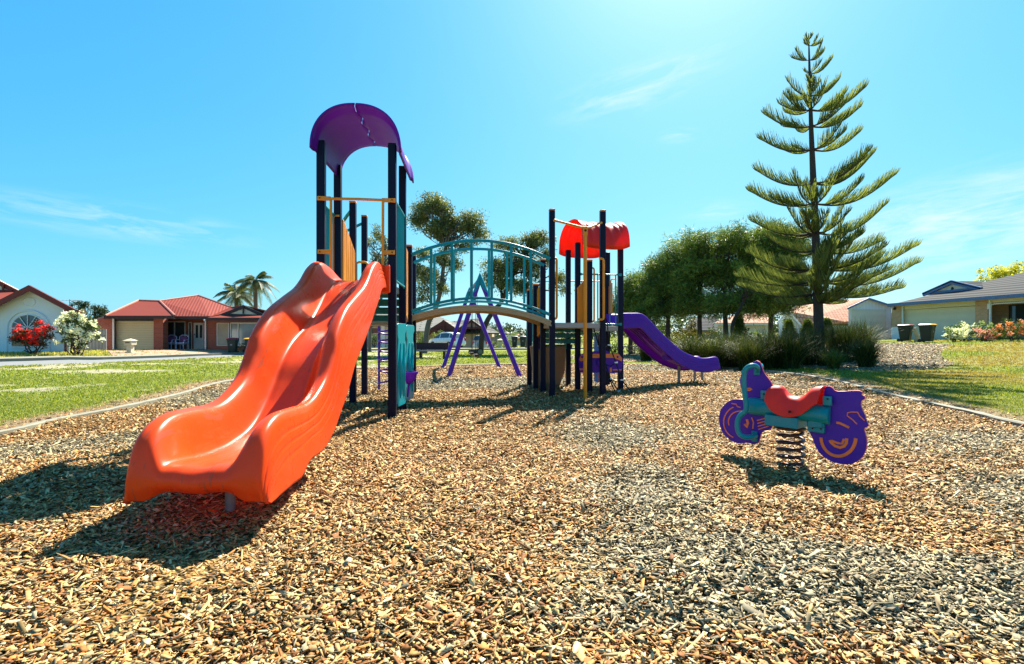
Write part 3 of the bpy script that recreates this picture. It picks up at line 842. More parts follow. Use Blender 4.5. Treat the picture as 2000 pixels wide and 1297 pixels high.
# --- arched bridge
def arcpt(p0, p1, z0, z1, h, t):
    p = Vector((*p0, 0)).lerp(Vector((*p1, 0)), t); p.z = z0+(z1-z0)*t+h*(1-(2*t-1)**2); return p
NL, NR_ = (-1.74, 8.5), (.70, 9.03)       # near edge
FL_, FR_ = (-1.84, 9.40), (.58, 9.80)     # far edge
rows = []
mb = MB(); K = 28
for i in range(K+1):
    t = i/K; z = (1.36, 1.315, .235)
    a = arcpt(NL, NR_, *z, t); c = arcpt(FL_, FR_, *z, t)
    rows.append([a, c, c-Vector((0, 0, .02)), a-Vector((0, 0, .02)), a])
mb.grid(rows); brd = build('bridge_deck', mb, m_deck, PS, smooth=60)
for (q0, q1, s) in ((NL, NR_, -1), (FL_, FR_, 1)):
    mb = MB(); rows = []
    for i in range(K+1):
        t = i/K; a = arcpt(q0, q1, 1.36, 1.315, .235, t); o_ = Vector((.03*s*.2, .03*s, 0))
        rows.append([a+o_*0+Vector((0, 0, .012)), a+o_+Vector((0, 0, .012)), a+o_*1.25-Vector((0, 0, .02)), a+o_*1.0-Vector((0, 0, .025)), a+o_*1.0-Vector((0, 0, .06)), a+o_*1.3-Vector((0, 0, .065)), a+o_*1.2-Vector((0, 0, .088)), a-Vector((0, 0, .088))])
    mb.grid(rows, True); build('side_board', mb, m_bboard, brd, smooth=40)
def bridge_rail(p0, p1, ys, Ys, verts, wid):
    """ys: photo rows of top rail ends/peak and bottom rail ends/peak"""
    mb = MB(); K = 24
    def T(t): return arcpt(p0, p1, ys[0], ys[2], ys[1]-(ys[0]+ys[2])/2, t)
    def B(t): return arcpt(p0, p1, ys[3], ys[5], ys[4]-(ys[3]+ys[5])/2, t)
    mb.tube([T(i/K) for i in range(K+1)], .026, 8, squash=(1, .6)); mb.tube([B(i/K) for i in range(K+1)], .023, 8, squash=(1, .6))
    for px in verts:
        # parameter whose sight column is px
        a_ = (px-1000)/1000
        t = (a_*p0[1]-p0[0])/((p1[0]-p0[0])-a_*(p1[1]-p0[1]))
        mb.bar(B(t), T(t), .046, .014, up=(0, 1, 0))
    for f in (T, B):
        mb.bar(f(0), f(.06), .02, .055); mb.bar(f(1), f(.94), .02, .055)
    build('bridge_rail', mb, m_teal, PS, smooth=45)
bridge_rail((-1.66, 8.46), (.665, 8.98), (2.40, 2.68, 2.41, 1.46, 1.70, 1.43), 0, (842, 882.7, 920.7, 960.4, 998.5, 1036.8), 0)
bridge_rail((-1.80, 9.38), (.61, 9.72), (2.40, 2.68, 2.40, 1.46, 1.70, 1.43), 0, (848.5, 886, 921.5, 955, 990, 1024), 0)

# --- firefighter pole with Y bracket
pb = Vector((1.22, 8.54, 0))
mb = MB(); mb.tube([pb-Vector((0, 0, .1)), pb+Vector((0, 0, 2.62)), pb+Vector((0, 0, 2.87))], [.031, .031, .034], 14)
mb.box(pb+Vector((0, -.01, 2.80)), (.075, .05, .14))
jn = pb+Vector((.03, .05, 2.87))
for q in (Vector((.74, 9.0, 3.09)), Vector((1.61, 9.24, 3.10))):
    mb.tube([jn, jn.lerp(q, .15)+Vector((0, 0, -.01)), jn.lerp(q, .85), q], [.026, .02, .02, .026], 8)
pole = build('fire_pole', mb, m_or, PS, smooth=50)
mb = MB(); mb.ball(pb+Vector((0, -.035, 2.81)), (.02, .012, .02), 10, 6); build('bolt', mb, m_bolt, pole)

# --- barriers of tower C
rail_panel('barrier', (1.30, 9.87), (2.17, 10.14), 2.25, 2.27, 1.29, 1.29, 6, m_teal, .015, .012)
rail_panel('barrier', (1.20, 10.80), (2.05, 11.08), 2.22, 2.24, 1.29, 1.29, 5, m_teal, .013, .010)

# --- barrel roofs
def roof(c0, c1, half, zf, rise, mat, ridges=0, lip=.05, seam=True, label=None):
    """barrel vault from c0 to c1 (axis, at foot height zf)"""
    c0 = Vector((*c0, zf)); c1 = Vector((*c1, zf)); ax = (c1-c0); L = ax.length; ax.normalize(); s = Vector((-ax.y, ax.x, 0)) 
    root = None
    halves = ((0, .5), (.5, 1)) if seam else ((0, 1),)
    first = None
    for hi, (ta, tb) in enumerate(halves):
        mb = MB(); rows = []; NA = 22; NLn = 40
        for i in range(NA+1):
            u = ta+(tb-ta)*i/NA
            gap = .0018 if seam else 0
            if seam:
                u = min(max(u, ta+(gap if hi == 1 else 0)), tb-(gap if hi == 0 else 0))
            th = PI*u; row = []
            for j in range(NLn+1):
                v = j/NLn
                e = min(v, 1-v)*L
                k = lip*(1-float(sstep(.09, .15, e)))            # flanged rims
                rad = 1+.0*v
                rr_ = half*rad+k*.6; hh = rise*rad+k
                bulge = 0
                if ridges:
                    ph = v*ridges*2*PI+2.2*math.sin(th)
                    bulge = .022*max(0, math.sin(ph))*sstep(.15, .5, math.sin(th))
                uu = th
                if seam and abs(u-.5) < .02:                  # scalloped joint
                    uu = th+(.03*math.sin(v*2*PI*3.5))
                ex_ = 2.3
                cxn = math.copysign(abs(math.cos(uu))**(2/ex_), math.cos(uu)); szn = abs(math.sin(uu))**(2/ex_)
                fz = (.07 if ridges else .0)*abs(2*v-1)**4*(1-math.sin(th))
                row.append(c0+ax*(v*L)+s*(-cxn*(rr_+bulge))+Vector((0, 0, szn*(hh+bulge)+fz)))
            rows.append(row)
        mb.grid(rows)
        foot = []
        if first is None:
            first = build('roof', mb, mat, PS, smooth=60, solid=.02, label=label)
        else: build('roof_panel', mb, mat, first, smooth=60, solid=.02)
    return first
r1 = roof((-1.885, 6.16), (-1.985, 7.52), .505, 3.31, .50, m_pur, lip=.04, label='purple barrel roof over the tall slide tower')
# downturned skirts at the roof feet
r2 = roof((1.17, 10.30), (2.13, 10.58), .59, 2.73, .60, m_red, ridges=5, lip=.03, seam=False, label='red barrel roof over the tower by the purple slide')

# --- dashboard panel
def CP(px, py, Y=10.02):  # plane between the front posts of tower C
    return HIT(px, py, (1.27, 9.80), (.89, .30))
pn = Vector((.30, -.89, 0)).normalized()
def plate(pts, th, mat, name, par=None, off=0.0, f=CP, nn=pn, bev=.006):
    mb = MB(); mb.prism([f(*p)+nn*off for p in pts], nn*th); return build(name, mb, mat, par or PS, bevel=bev)
ol = [(1129, 702), (1133, 692), (1140, 690), (1155, 690), (1158, 686), (1185, 685), (1190, 690), (1206, 690), (1212, 695), (1216, 703), (1214, 722), (1212, 727), (1198, 729), (1176, 727), (1150, 729), (1131, 727)]
dash = plate(ol, .02, m_pur, 'dashboard_panel', bev=.006)
for pts in ([(1130, 703), (1134, 693), (1154, 691), (1192, 691), (1207, 691), (1214, 700), (1213, 706), (1206, 702), (1196, 699), (1156, 699), (1145, 702), (1134, 706)], [(1131, 719), (1150, 721), (1150, 723), (1131, 723)], [(1190, 718), (1194, 718), (1194, 726), (1190, 726)], [(1196, 721), (1213, 721), (1213, 723.5), (1196, 723.5)]):
    plate(pts, .004, m_orp, 'inlay', dash, .0205, bev=0)
for cx_, cy_2, rr_ in ((1136, 697, .022), (1205, 697, .022)):
    mb = MB(); mb.ball(CP(cx_, cy_2)+pn*.026, rr_, 10, 6); build('knob', mb, m_pur, dash)
mb = MB()
mb.tube([CP(1172+7*math.cos(t), 708+8*math.sin(t))+pn*.05 for t in [i*2*PI/16 for i in range(17)]], .01, 6)
build('steering_wheel', mb, m_pur, dash)
blu = plate([(1160, 655), (1166, 652), (1173, 654), (1173, 745), (1166, 748), (1160, 744)], .02, m_blue, 'play_panel', f=lambda px, py: HIT(px, py, (1.75, 10.6), (.9, .3)))
mb = MB(); 
for cy_2, r_ in ((660, .035), (672, .03), (734, .04), (742, .035)):
    q = HIT(1170, cy_2, (1.75, 10.6), (.9, .3)); mb = MB(); mb.ball(q+pn*.02, (r_, .012, r_), 12, 6); build('inlay', mb, m_orp, blu)
# beige moulded climbing wall under tower B
mb = MB(); rows = []
for i in range(13):
    v = i/12; row = []
    for j in range(9):
        u = j/8
        xl = 1036+8*v; xr = 1104-2*v-9*max(0, v-.6)/.4*1.2
        py = 676+(762-676)*v-(6*v*(u > .8))
        row.append(W(xl+(xr-xl)*u, py, 10.35+.14*math.sin(u*PI)+.18*v+.03*math.sin(u*9)))
    rows.append(row)
mb.grid(rows); build('climbing_wall', mb, m_beige, PS, smooth=60, solid=.035)
mb = MB(); q = W(1041, 0, 10.3)
mb.bar((q.x, q.y, .82), (q.x+.05, q.y+.3, .82), .02, .1); mb.bar((q.x, q.y, .0), (q.x, q.y, .8), .03, .05); build('wall_frame', mb, m_deck, PS)
# --- rope net
mb = MB()
ra = [W(1157, 632, 9.60), W(1170, 676, 9.58), W(1183, 712, 9.6), W(1192, 740, 9.62), W(1208, 764, 9.65)]
rb = [W(1186, 630, 9.45), W(1190, 674, 9.4), W(1203, 708, 9.4), W(1214, 742, 9.42), G(1237, 770)]
rc = [W(1168, 650, 9.6), W(1171, 690, 9.5), W(1184, 725, 9.5), W(1201, 765, 9.62)]
for r_ in (ra, rb, rc): mb.tube(r_, .011, 6)
for p, q in ((ra[1], rb[1]), (ra[2], rb[2]), (ra[3], rb[3])):
    m_ = (p+q)/2-Vector((0, 0, .05)); mb.tube([p, m_, q], .009, 6)
net = build('climbing_net', mb, m_rope, PS, smooth=60)
for p in (ra[1], ra[3], rb[1], rb[2], rb[3], ra[4]):
    mb = MB(); mb.box(p+Vector((0, -.015, 0)), (.06, .03, .025), .3); build('rope_clamp', mb, m_white, net, bevel=.005)

# --- purple slide
ax2 = Vector((.912, .41, 0)).normalized(); sd2 = Vector((-ax2.y, ax2.x, 0)); o2 = Vector((2.10, 10.55, 0))
def cf2(x, y, z): return o2+ax2*y+sd2*x+Vector((0, 0, z))
# rows: crest s,z ; bed s,z ; skirt s,z (s = run from the tower)
CR = [(-.05, 1.50), (.2, 1.51), (.50, 1.50), (.72, 1.36), (.98, 1.14), (1.28, .92), (1.60, .72), (1.88, .62), (2.10, .57), (2.30, .565), (2.50, .585), (2.60, .565), (2.63, .46)]
CR = [(a*.985, b_) for a, b_ in CR]
R2 = []
for i, (a, b_) in enumerate(CR):
    p, q = CR[max(i-1, 0)], CR[min(i+1, len(CR)-1)]
    if i >= 10: p, q = CR[8], CR[9]
    dx, dz = q[0]-p[0], q[1]-p[1]; L_ = math.hypot(dx, dz); nx_, nz_ = dz/L_, -dx/L_
    kb, ks = (.215, .29) if i < 10 else ((.20, .27), (.15, .22), (.06, .12))[i-10]
    R2.append((a, b_, a+nx_*kb, b_+nz_*kb, a+nx_*ks, b_+nz_*ks))
ps = build('slide', slide_mesh(R2, cf2, .255, .04, n=6), m_pur, PS, smooth=80, solid=.012, label='smaller purple slide leaving the red roofed tower')
mb = MB()
for k in (-.14, -.05, .05, .14):
    mb.tube([cf2(k, s_*1.04, z-.02) for s_, z in ((.12, 1.29), (.40, 1.27), (.56, 1.18), (.83, .96), (1.14, .74), (1.5, .52), (1.8, .42), (2.1, .38))], .026, 6)
mb.box(cf2(-.22, 1.30, .60), (.36, .14, .1), math.atan2(ax2.y, ax2.x)); build('rib', mb, m_pur, ps, smooth=50)
for px, y0, y1, Y in ((1326, 690, 745, 11.45), (1357, 715, 741, 12.15), (1371.5, 715, 741, 12.0)):
    mb = MB(); t_ = W(px, y0, Y); mb.tube([(t_.x, t_.y, t_.z), (t_.x, t_.y, -.1)], .032, 12); build('support_leg', mb, m_galv, ps)

# ---------- swing set
SW = thing('swing_set', (-.9, 15.5, 0), 'purple A-frame swing set with teal corner brackets behind the bridge', 'swing set')
ap1 = Vector((-.87, 13.9, 2.62)); ap2 = Vector((-1.5, 18.0, 2.62))
mb = MB(); mb.tube([ap1, ap2], .045, 12); build('crossbar', mb, m_purm, SW)
for ap, feet in ((ap1, (G(874, 735), G(1018.5, 735))), (ap2, (G(863.5, 718), G(977.5, 717)))):
    for ft in feet:
        mb = MB(); st = ap.lerp(ft, .07); mb.tube([st, ft-Vector((0, 0, .12))], .064, 14); build('leg', mb, m_purm, SW)
    mb = MB(); l, r_ = ap.lerp(feet[0], .16), ap.lerp(feet[1], .16)
    mb.tube([l, ap.lerp(feet[0], .05)+Vector((0, 0, .02)), ap+Vector((0, 0, .09)), ap.lerp(feet[1], .05)+Vector((0, 0, .02)), r_], [.06, .07, .085, .07, .06], 12)
    build('corner_bracket', mb, m_teal, SW, smooth=60)
m_rub = paint('black_rubber', (.015, .015, .016), .7, .3, 10)
for ta, tb in ((.22, .345), (.66, .785)):
    pa, pb2 = ap1.lerp(ap2, ta), ap1.lerp(ap2, tb)
    sa, sb = Vector((pa.x, pa.y, .52)), Vector((pb2.x, pb2.y, .52))
    mb = MB(); m_ = (sa+sb)/2; mb.tube([sa, sa.lerp(m_, .5)-Vector((0, 0, .05)), m_-Vector((0, 0, .07)), sb.lerp(m_, .5)-Vector((0, 0, .05)), sb], .07, 8, squash=(.15, 1))
    seat = build('swing_seat', mb, m_rub, SW)
    for p, q in ((pa, sa), (pb2, sb)):
        mb = MB(); mb.tube([p, q], .009, 5); build('chain', mb, m_rope, SW)

# ---------- spring rider
dR = Vector((.61, -.79, 0)); P0R = (2.21, 4.08); nR = Vector((-.79, -.61, 0))
def Z5(x, y, off=0.0):
    p = HIT(1380+x/4.322, 680+y/4.322, (P0R[0]+nR.x*off, P0R[1]+nR.y*off), (dR.x, dR.y)); return p
SR = thing('spring_rider', (2.24, 4.12, 0), 'purple and teal motorbike spring rider with red saddle on a coil spring', 'spring rider')
m_sp = paint('purple_board', (.055, .010, .30), .45, .12, 6, dirt=.04)
m_saddle = paint('red_saddle_plastic', (.82, .028, .012), .45, .1, 4, trans=.15)
m_tealr = paint('teal_enamel', (.0, .22, .25), .3, .12, 6, dirt=.12)
m_spring = paint('dark_spring_steel', (.05, .02, .018), .35, .4, 20, metal=.4, dirt=.3)
m_edge = paint('orange_board_edge', (.7, .12, .08), .5, .1, 8)
def smooth_out(pts, n=3, sharp=()):
    """round a traced outline a little (Chaikin)"""
    P = [Vector(p) for p in pts]
    for _ in range(n):
        Q = []
        for i in range(len(P)):
            a, c = P[i], P[(i+1) % len(P)]
            Q += [a.lerp(c, .22), a.lerp(c, .78)]
        P = Q
    return P
rear = [(1000,330),(1030,316),(1060,328),(1085,358),(1130,366),(1285,354),(1322,372),(1308,396),(1342,404),(1338,432),(1312,440),(1304,480),(1330,545),(1342,560),(1352,610),(1372,648),(1366,664),(1328,676),(1345,720),(1359,790),(1350,860),(1320,920),(1270,962),(1200,982),(1130,978),(1050,955),(985,915),(930,850),(905,780),(880,720),(852,690),(850,560),(960,560),(990,450)]
front = [(380,140),(400,112),(430,104),(455,118),(472,165),(492,215),(532,262),(562,312),(548,345),(535,400),(565,560),(560,600),(552,690),(470,700),(455,760),(440,806),(400,812),(350,797),(260,806),(190,770),(135,710),(110,640),(108,570),(125,510),(160,470),(200,440),(250,428),(310,432),(348,440),(350,335),(300,345),(285,300),(288,240),(310,180),(350,150)]
def board(name, pts):
    P = smooth_out([(x, y, 0) for x, y in pts], 2)
    mb = MB(); n = len(P); T_ = .018
    a = [mb.vert(Z5(p.x, p.y)+nR*T_/2) for p in P]; b2 = [mb.vert(Z5(p.x, p.y)-nR*T_/2) for p in P]
    mb.face(a); mb.face(b2[::-1]); mb.m = 1
    for k in range(n): mb.face((a[k], b2[k], b2[(k+1) % n], a[(k+1) % n]))
    return build(name, mb, [m_sp, m_edge], SR, smooth=0, bevel=.002)
bf = board('front_board', front); brr = board('rear_board', rear)
def stroke(pts, w, par, off=.0095):
    mb = MB(); P = [Z5(*p)+nR*off for p in pts]
    L_, R_ = [], []
    for i in range(len(P)):
        d = (P[min(i+1, len(P)-1)]-P[max(i-1, 0)]).normalized(); s = d.cross(nR).normalized()*w/2
        L_.append(P[i]+s); R_.append(P[i]-s)
    mb.prism(L_+R_[::-1], nR*.0025); build('groove', mb, m_orp, par, smooth=0)
def arc(cx, cy, r, a0, a1, n=24, ry=None):
    return [(cx+r*math.cos(math.radians(a0+(a1-a0)*i/n)), cy+(ry or r)*math.sin(math.radians(a0+(a1-a0)*i/n))) for i in range(n+1)]
stroke(arc(1118, 748, 147, 4, 178, ry=162), .022, brr)
stroke([(1045, 775), (1060, 800), (1090, 825), (1130, 838), (1165, 828), (1185, 800), (1188, 760)], .02, brr)
stroke([(1060, 780), (1110, 800), (1150, 805), (1165, 765)], .016, brr)
stroke([(1100, 628), (1130, 632), (1165, 648), (1208, 670)], .017, brr)
stroke([(1275, 640), (1240, 605), (1192, 570), (1195, 545), (1230, 538), (1280, 540), (1300, 575), (1340, 612)], .007, brr)
stroke(arc(290, 625, 140, 115, 245, ry=140), .009, bf); stroke(arc(290, 620, 100, 160, 300, ry=90), .009, bf)
stroke([(325, 640), (345, 665), (355, 630), (345, 600)], .022, bf); stroke([(385, 585), (402, 625), (395, 680)], .010, bf)
stroke([(216, 466), (255, 472), (265, 492), (292, 500)], .008, bf)
stroke([(345, 340), (372, 338), (388, 346), (370, 355), (345, 355)], .012, bf)
for k in range(4): stroke([(430+k*4, 610+k*25), (500+k*9, 592+k*22)], .008, bf)
# body tube
pa, pb2 = Z5(365, 483), Z5(1050, 568)
mb = MB(); u = (pb2-pa); mb.tube([pa, pa+u*.01, pa+u*.99, pb2], [.066, .072, .072, .066], 24)
q = Z5(672, 610); ang = math.atan2(dR.y, dR.x)
mb.box(q, (.25, .20, .085), ang)
for x, y in ((490, 395), (1020, 445)): mb.box(Z5(x, y, .045), (.06, .02, .07), ang); mb.box(Z5(x, y, -.045), (.06, .02, .07), ang)
mb.box(Z5(925, 668, .02), (.12, .03, .075), ang); mb.box(Z5(925, 640, .02), (.10, .05, .05), ang)
body = build('body', mb, m_tealr, SR, smooth=50, bevel=.006)
for x, y in ((895, 678), (965, 682), (1020, 430), (482, 388)):
    mb = MB(); mb.ball(Z5(x, y, .062), .007, 8, 5); build('bolt', mb, m_bolt, body)
# saddle: lofted crescent draped over the tube
top = [(540, 345), (560, 328), (600, 322), (640, 335), (665, 370), (700, 400), (750, 415), (810, 415), (860, 385), (900, 345), (950, 330), (1000, 325)]
bot = [(540, 430), (552, 455), (580, 500), (620, 535), (660, 556), (700, 568), (745, 570), (790, 568), (840, 552), (890, 520), (945, 478), (985, 455)]
rows = []
tp = cm1([(x, y) for x, y in top], 4); bt = cm1([(x, y) for x, y in bot], 4)
mb = MB()
for (tx, ty), (bx, by) in zip(tp, bt):
    row = []
    for j in range(17):
        v = j/16; a_ = PI*(v-.5)       # -90..90
        off = .105*math.sin(a_)/1.0
        k = abs(math.sin(a_))**3.2
        hgt = 1-abs(math.sin(a_))
        x = tx+(bx-tx)*k; y = ty+(by-ty)*k
        P_ = HIT(1380+x/4.322, 680+y/4.322, P0R, (dR.x, dR.y))
        row.append(P_+nR*(-off if False else off))
    rows.append(row)
mb.grid(rows); sad = build('saddle', mb, m_saddle, SR, smooth=80, solid=.014)
mb = MB(); mb.ball(Z5(700, 538, .118), .011, 10, 6); build('bolt', mb, m_bolt, sad)
# handlebar / footrest tubes
hn = [(432, 190, .02), (425, 160, .07), (390, 148, .115), (345, 165, .135), (318, 210, .14), (315, 300, .14), (325, 400, .14), (335, 490, .14), (325, 535, .14), (285, 570, .14), (262, 620, .14), (262, 680, .14), (285, 730, .135), (335, 752, .12), (395, 745, .07), (415, 738, .02)]
for s in (1, -1):
    mb = MB(); P = [Z5(x, y)+0*nR for x, y, o_ in hn]
    if s == 1: P = [Z5(x, y, o_) for x, y, o_ in hn]
    else: P = [P[i]+nR*(-hn[i][2]) for i in range(len(P))]
    P = [Vector(p) for p in cm1([tuple(p) for p in P], 4)]
    mb.tube(P, .021, 12); build('handlebar', mb, m_tealr, SR, smooth=60)
mb = MB(); mb.box(Z5(425, 190, .016), (.05, .012, .07), ang); mb.box(Z5(405, 745, .016), (.05, .012, .09), ang); build('clamp_plate', mb, m_tealr, SR, bevel=.005)
# spring
base = G(1544, 914); base.x = 2.24; base.y = 4.12
mb = MB(); pts = []
z0, z1 = .0, Z5(700, 685).z
for i in range(150):
    t = i/149; a_ = t*2*PI*5.1+1.0; rr_ = .085+.012*math.sin(t*PI)
    zz = z0+(z1-z0)*(t*.94+.03)
    pts.append((base.x+rr_*math.cos(a_), base.y+rr_*math.sin(a_), zz))
mb.tube(pts, .0125, 9); build('spring', mb, m_spring, SR, smooth=60)
mb = MB(); mb.lathe((base.x, base.y, z1-.005), [(.11, 0), (.115, .008), (.115, .018), (.08, .03)], 20); mb.box((base.x, base.y, z1+.03), (.14, .12, .05), ang)
build('spring_plate', mb, m_spring, SR, smooth=40)
mb = MB(); mb.lathe((base.x, base.y, -.03), [(.13, 0), (.13, .04), (.11, .05)], 20); build('anchor_plate', mb, m_spring, SR, smooth=40)
# ---------- vegetation
def unit(r, n):
    v = r.normal(size=(n, 3)); return v/np.linalg.norm(v, axis=1)[:, None]
def leafcloud(ctrs, crad, nl, leaf, pal, r, droop=0.0, foldup=0.0, flat=1.0, cvar=.25, shell=.6):
    """leaves round every clump centre; returns V,F,C"""
    ctrs = np.asarray(ctrs, float); m = len(ctrs); N = m*nl
    ci = np.repeat(np.arange(m), nl)
    rad = (crad if np.ndim(crad) == 0 else np.asarray(crad)[ci])
    d = unit(r, N); d[:, 2] *= flat
    rr_ = r.random(N)**shell
    P = ctrs[ci]+d*(rr_*rad)[:, None]
    a = unit(r, N); a[:, 2] -= droop; a[:, 2] += foldup; a /= np.linalg.norm(a, axis=1)[:, None]
    s = np.cross(a, unit(r, N)); s /= np.linalg.norm(s, axis=1)[:, None]+1e-9
    L_ = leaf[0]*r.uniform(.6, 1.35, N); Wd = leaf[1]*r.uniform(.6, 1.3, N)
    V = np.stack([P, P+a*(L_*.5)[:, None]+s*Wd[:, None]*.5, P+a*L_[:, None], P+a*(L_*.45)[:, None]-s*Wd[:, None]*.5], 1)
    F = np.arange(N*4).reshape(N, 4)
    pal = np.asarray(pal, float)
    cb = r.random(m)[ci]
    k = np.clip(cb*.6+r.random(N)*.4, 0, .999)*(len(pal)-1)
    i0 = k.astype(int); f = (k-i0)[:, None]
    c = (pal[i0]*(1-f)+pal[np.minimum(i0+1, len(pal)-1)]*f)*r.uniform(1-cvar, 1+cvar, N)[:, None]
    return V.reshape(-1, 3), F, np.repeat(c, 4, 0)
def blobpts(blobs, dens, r, shell=.45):
    out = []
    for c, (rx, ry, rz) in blobs:
        n = max(3, int(dens*(rx*ry+ry*rz+rx*rz)))
        d = unit(r, n)*(r.random(n)**shell)[:, None]
        out.append(np.array(c)+d*np.array([rx, ry, rz]))
    return np.concatenate(out)
def join(parts):
    V, F, C = [], [], []; o = 0
    for v, f, c in parts:
        V.append(v); F.append(f+o); C.append(c); o += len(v)
    return np.concatenate(V), np.concatenate(F), np.concatenate(C)
def blades(base, n, h, spread, wid, pal, r, seg=4, brad=.08, curl=1.0):
    """arching strap leaves from base (x,y,z); arrays allowed for base"""
    base = np.asarray(base, float)
    if base.ndim == 1: base = np.repeat(base[None], n, 0)
    N = len(base); az = r.uniform(0, 2*PI, N); L_ = h*r.uniform(.55, 1.1, N); ln = spread*r.uniform(.15, 1.0, N)
    b0 = base.copy(); q = brad*np.sqrt(r.random(N)); a2 = r.uniform(0, 2*PI, N); b0[:, 0] += q*np.cos(a2); b0[:, 1] += q*np.sin(a2)
    dx, dy = np.cos(az), np.sin(az); rows = []
    wx, wy = -dy, dx
    tw = r.uniform(-1, 1, N); wx = wx*np.cos(tw)+dx*np.sin(tw); wy = wy*np.cos(tw)+dy*np.sin(tw)
    for i in range(seg+1):
        t = i/seg
        out = ln*h*(t**1.6); up = L_*(t-curl*.35*ln*t**3)
        w = wid*(1-t**2.2)*.5+wid*.03
        p = np.stack([b0[:, 0]+dx*out, b0[:, 1]+dy*out, b0[:, 2]+up], 1)
        o_ = np.stack([wx*w, wy*w, np.zeros(N)], 1)
        rows.append(p-o_); rows.append(p+o_)
    V = np.stack(rows, 1); nv = 2*(seg+1)
    q4 = np.array([(2*i, 2*i+1, 2*i+3, 2*i+2) for i in range(seg)])
    F = (q4[None]+(np.arange(N)*nv)[:, None, None]).reshape(-1, 4)
    pal = np.asarray(pal, float); c = pal[r.integers(0, len(pal), N)]*r.uniform(.75, 1.25, N)[:, None]
    return V.reshape(-1, 3), F, np.repeat(c, nv, 0)

m_leaf = leafmat('leaf', .35); m_leafd = leafmat('dense_leaf', .22); m_blade = leafmat('grass_blade', .4)
m_flower = leafmat('petal', .3, .7)
m_bark1 = paint('dark_bark', (.055, .038, .03), .9, .35, 5, bmp=.9, bscale=14)
m_bark2 = paint('grey_bark', (.12, .10, .085), .9, .3, 4, bmp=.9, bscale=12)

def limb(mb, p, q, r0, r1, r, wob=.12, n=6, sag=0.0):
    p = Vector(p); q = Vector(q); L_ = (q-p).length; P = []; R_ = []
    for i in range(n+1):
        t = i/n; w = Vector([float(x) for x in r.normal(size=3)])*wob*L_*.12*math.sin(PI*t)
        P.append(p.lerp(q, t)+w+Vector((0, 0, -sag*math.sin(PI*t)*L_))); R_.append(r0+(r1-r0)*t)
    mb.tube(P, R_, 7); return P
def tree(name, base, trunk, forks, blobs, pal, label, cat='tree', group=None, seed=1, dens=5, crad=.5, nl=90, leaf=(.16, .05), droop=.5, mat=None, bark=None, nlimb=26, tr=.2, rtip=.05, flat=.8, shell=.45):
    r = np.random.default_rng(seed)
    T = thing(name, base, label, cat, group)
    mb = MB(); tk = [Vector(base)-Vector((0, 0, .2))]+[Vector(p) for p in trunk]
    fine = [Vector(p) for p in cm1([tuple(p) for p in tk], 4)]
    mb.tube(fine, [tr*(1.25 if i == 0 else 1)*(1-.45*i/len(fine)) for i in range(len(fine))], 10)
    pts = blobpts(blobs, dens, r, shell)
    cand = pts[r.permutation(len(pts))[:nlimb]]
    starts = [Vector(f) for f in forks]
    for q in cand:
        qv = Vector(q); s = min(starts, key=lambda f: (f-qv).length+2*max(0, f.z-qv.z+.3))
        P = limb(mb, s, qv, tr*.38, .012, r, 1.0, 7, sag=-.05)
        for k in range(2):
            a = P[int(r.integers(3, 6))]; b2 = pts[int(np.argmin(np.linalg.norm(pts-np.array(a)-r.normal(size=3)*.7, axis=1)))]
            limb(mb, a, b2, .03, .008, r, 1.0, 4)
    build('trunk', mb, bark or m_bark1, T, smooth=60)
    V, F, C = leafcloud(pts, crad*r.uniform(.65, 1.25, len(pts)), nl, leaf, pal, r, droop=droop, flat=flat)
    npmesh('crown', V, F, mat or m_leaf, C, parent=T)
    return T
def gb(x, y): return (x, y, hz(x, y)+.03)
def pb(px, Y): x = (px-1000)/1000*Y; return gb(x, Y)
def blob(px, py, rx, ry, Y, depth=1.0, dy=0.0):
    k = Y/1000; return (tuple(W(px, py, Y+dy)), (rx*k, max(rx, ry)*k*depth, ry*k))

EUC = [(.04, .055, .02), (.09, .115, .04), (.16, .19, .07), (.28, .29, .13)]
tree('gum_tree', pb(829, 30), [W(832, 660, 30), W(838, 628, 30), W(850, 606, 30), W(862, 560, 30), W(866, 520, 30), W(872, 470, 30)],
     [W(850, 606, 30), W(862, 560, 30), W(866, 520, 30), W(842, 590, 30), W(870, 480, 30)],
     [blob(836, 400, 34, 24, 30), blob(818, 430, 26, 20, 30), blob(862, 412, 28, 20, 30), blob(884, 435, 38, 24, 30, .8), blob(922, 436, 32, 22, 30), blob(935, 458, 22, 14, 30), blob(852, 450, 30, 16, 30),
      blob(824, 492, 16, 14, 30), blob(868, 500, 22, 16, 30), blob(838, 540, 28, 20, 30), blob(822, 575, 16, 16, 30), blob(888, 518, 18, 12, 30), blob(905, 480, 20, 10, 30), blob(860, 560, 18, 16, 30), blob(812, 520, 14, 16, 30)],
     EUC, 'tall open gum tree behind the left half of the bridge', seed=4, dens=16, crad=.46, nl=80, leaf=(.17, .05), nlimb=44, tr=.17, bark=m_bark2, shell=.6)
tree('gum_tree', pb(722, 33), [W(724, 640, 33), W(742, 590, 33), W(760, 540, 33)], [W(742, 590, 33), W(760, 540, 33)],
     [blob(738, 458, 22, 16, 33), blob(725, 472, 12, 10, 33), blob(752, 472, 14, 10, 33), blob(742, 510, 20, 11, 33), blob(735, 500, 10, 6, 33)],
     EUC, 'small gum tree crown seen between the posts of the slide tower', seed=9, dens=10, crad=.36, nl=60, leaf=(.16, .05), nlimb=18, tr=.12, bark=m_bark2, shell=.6)
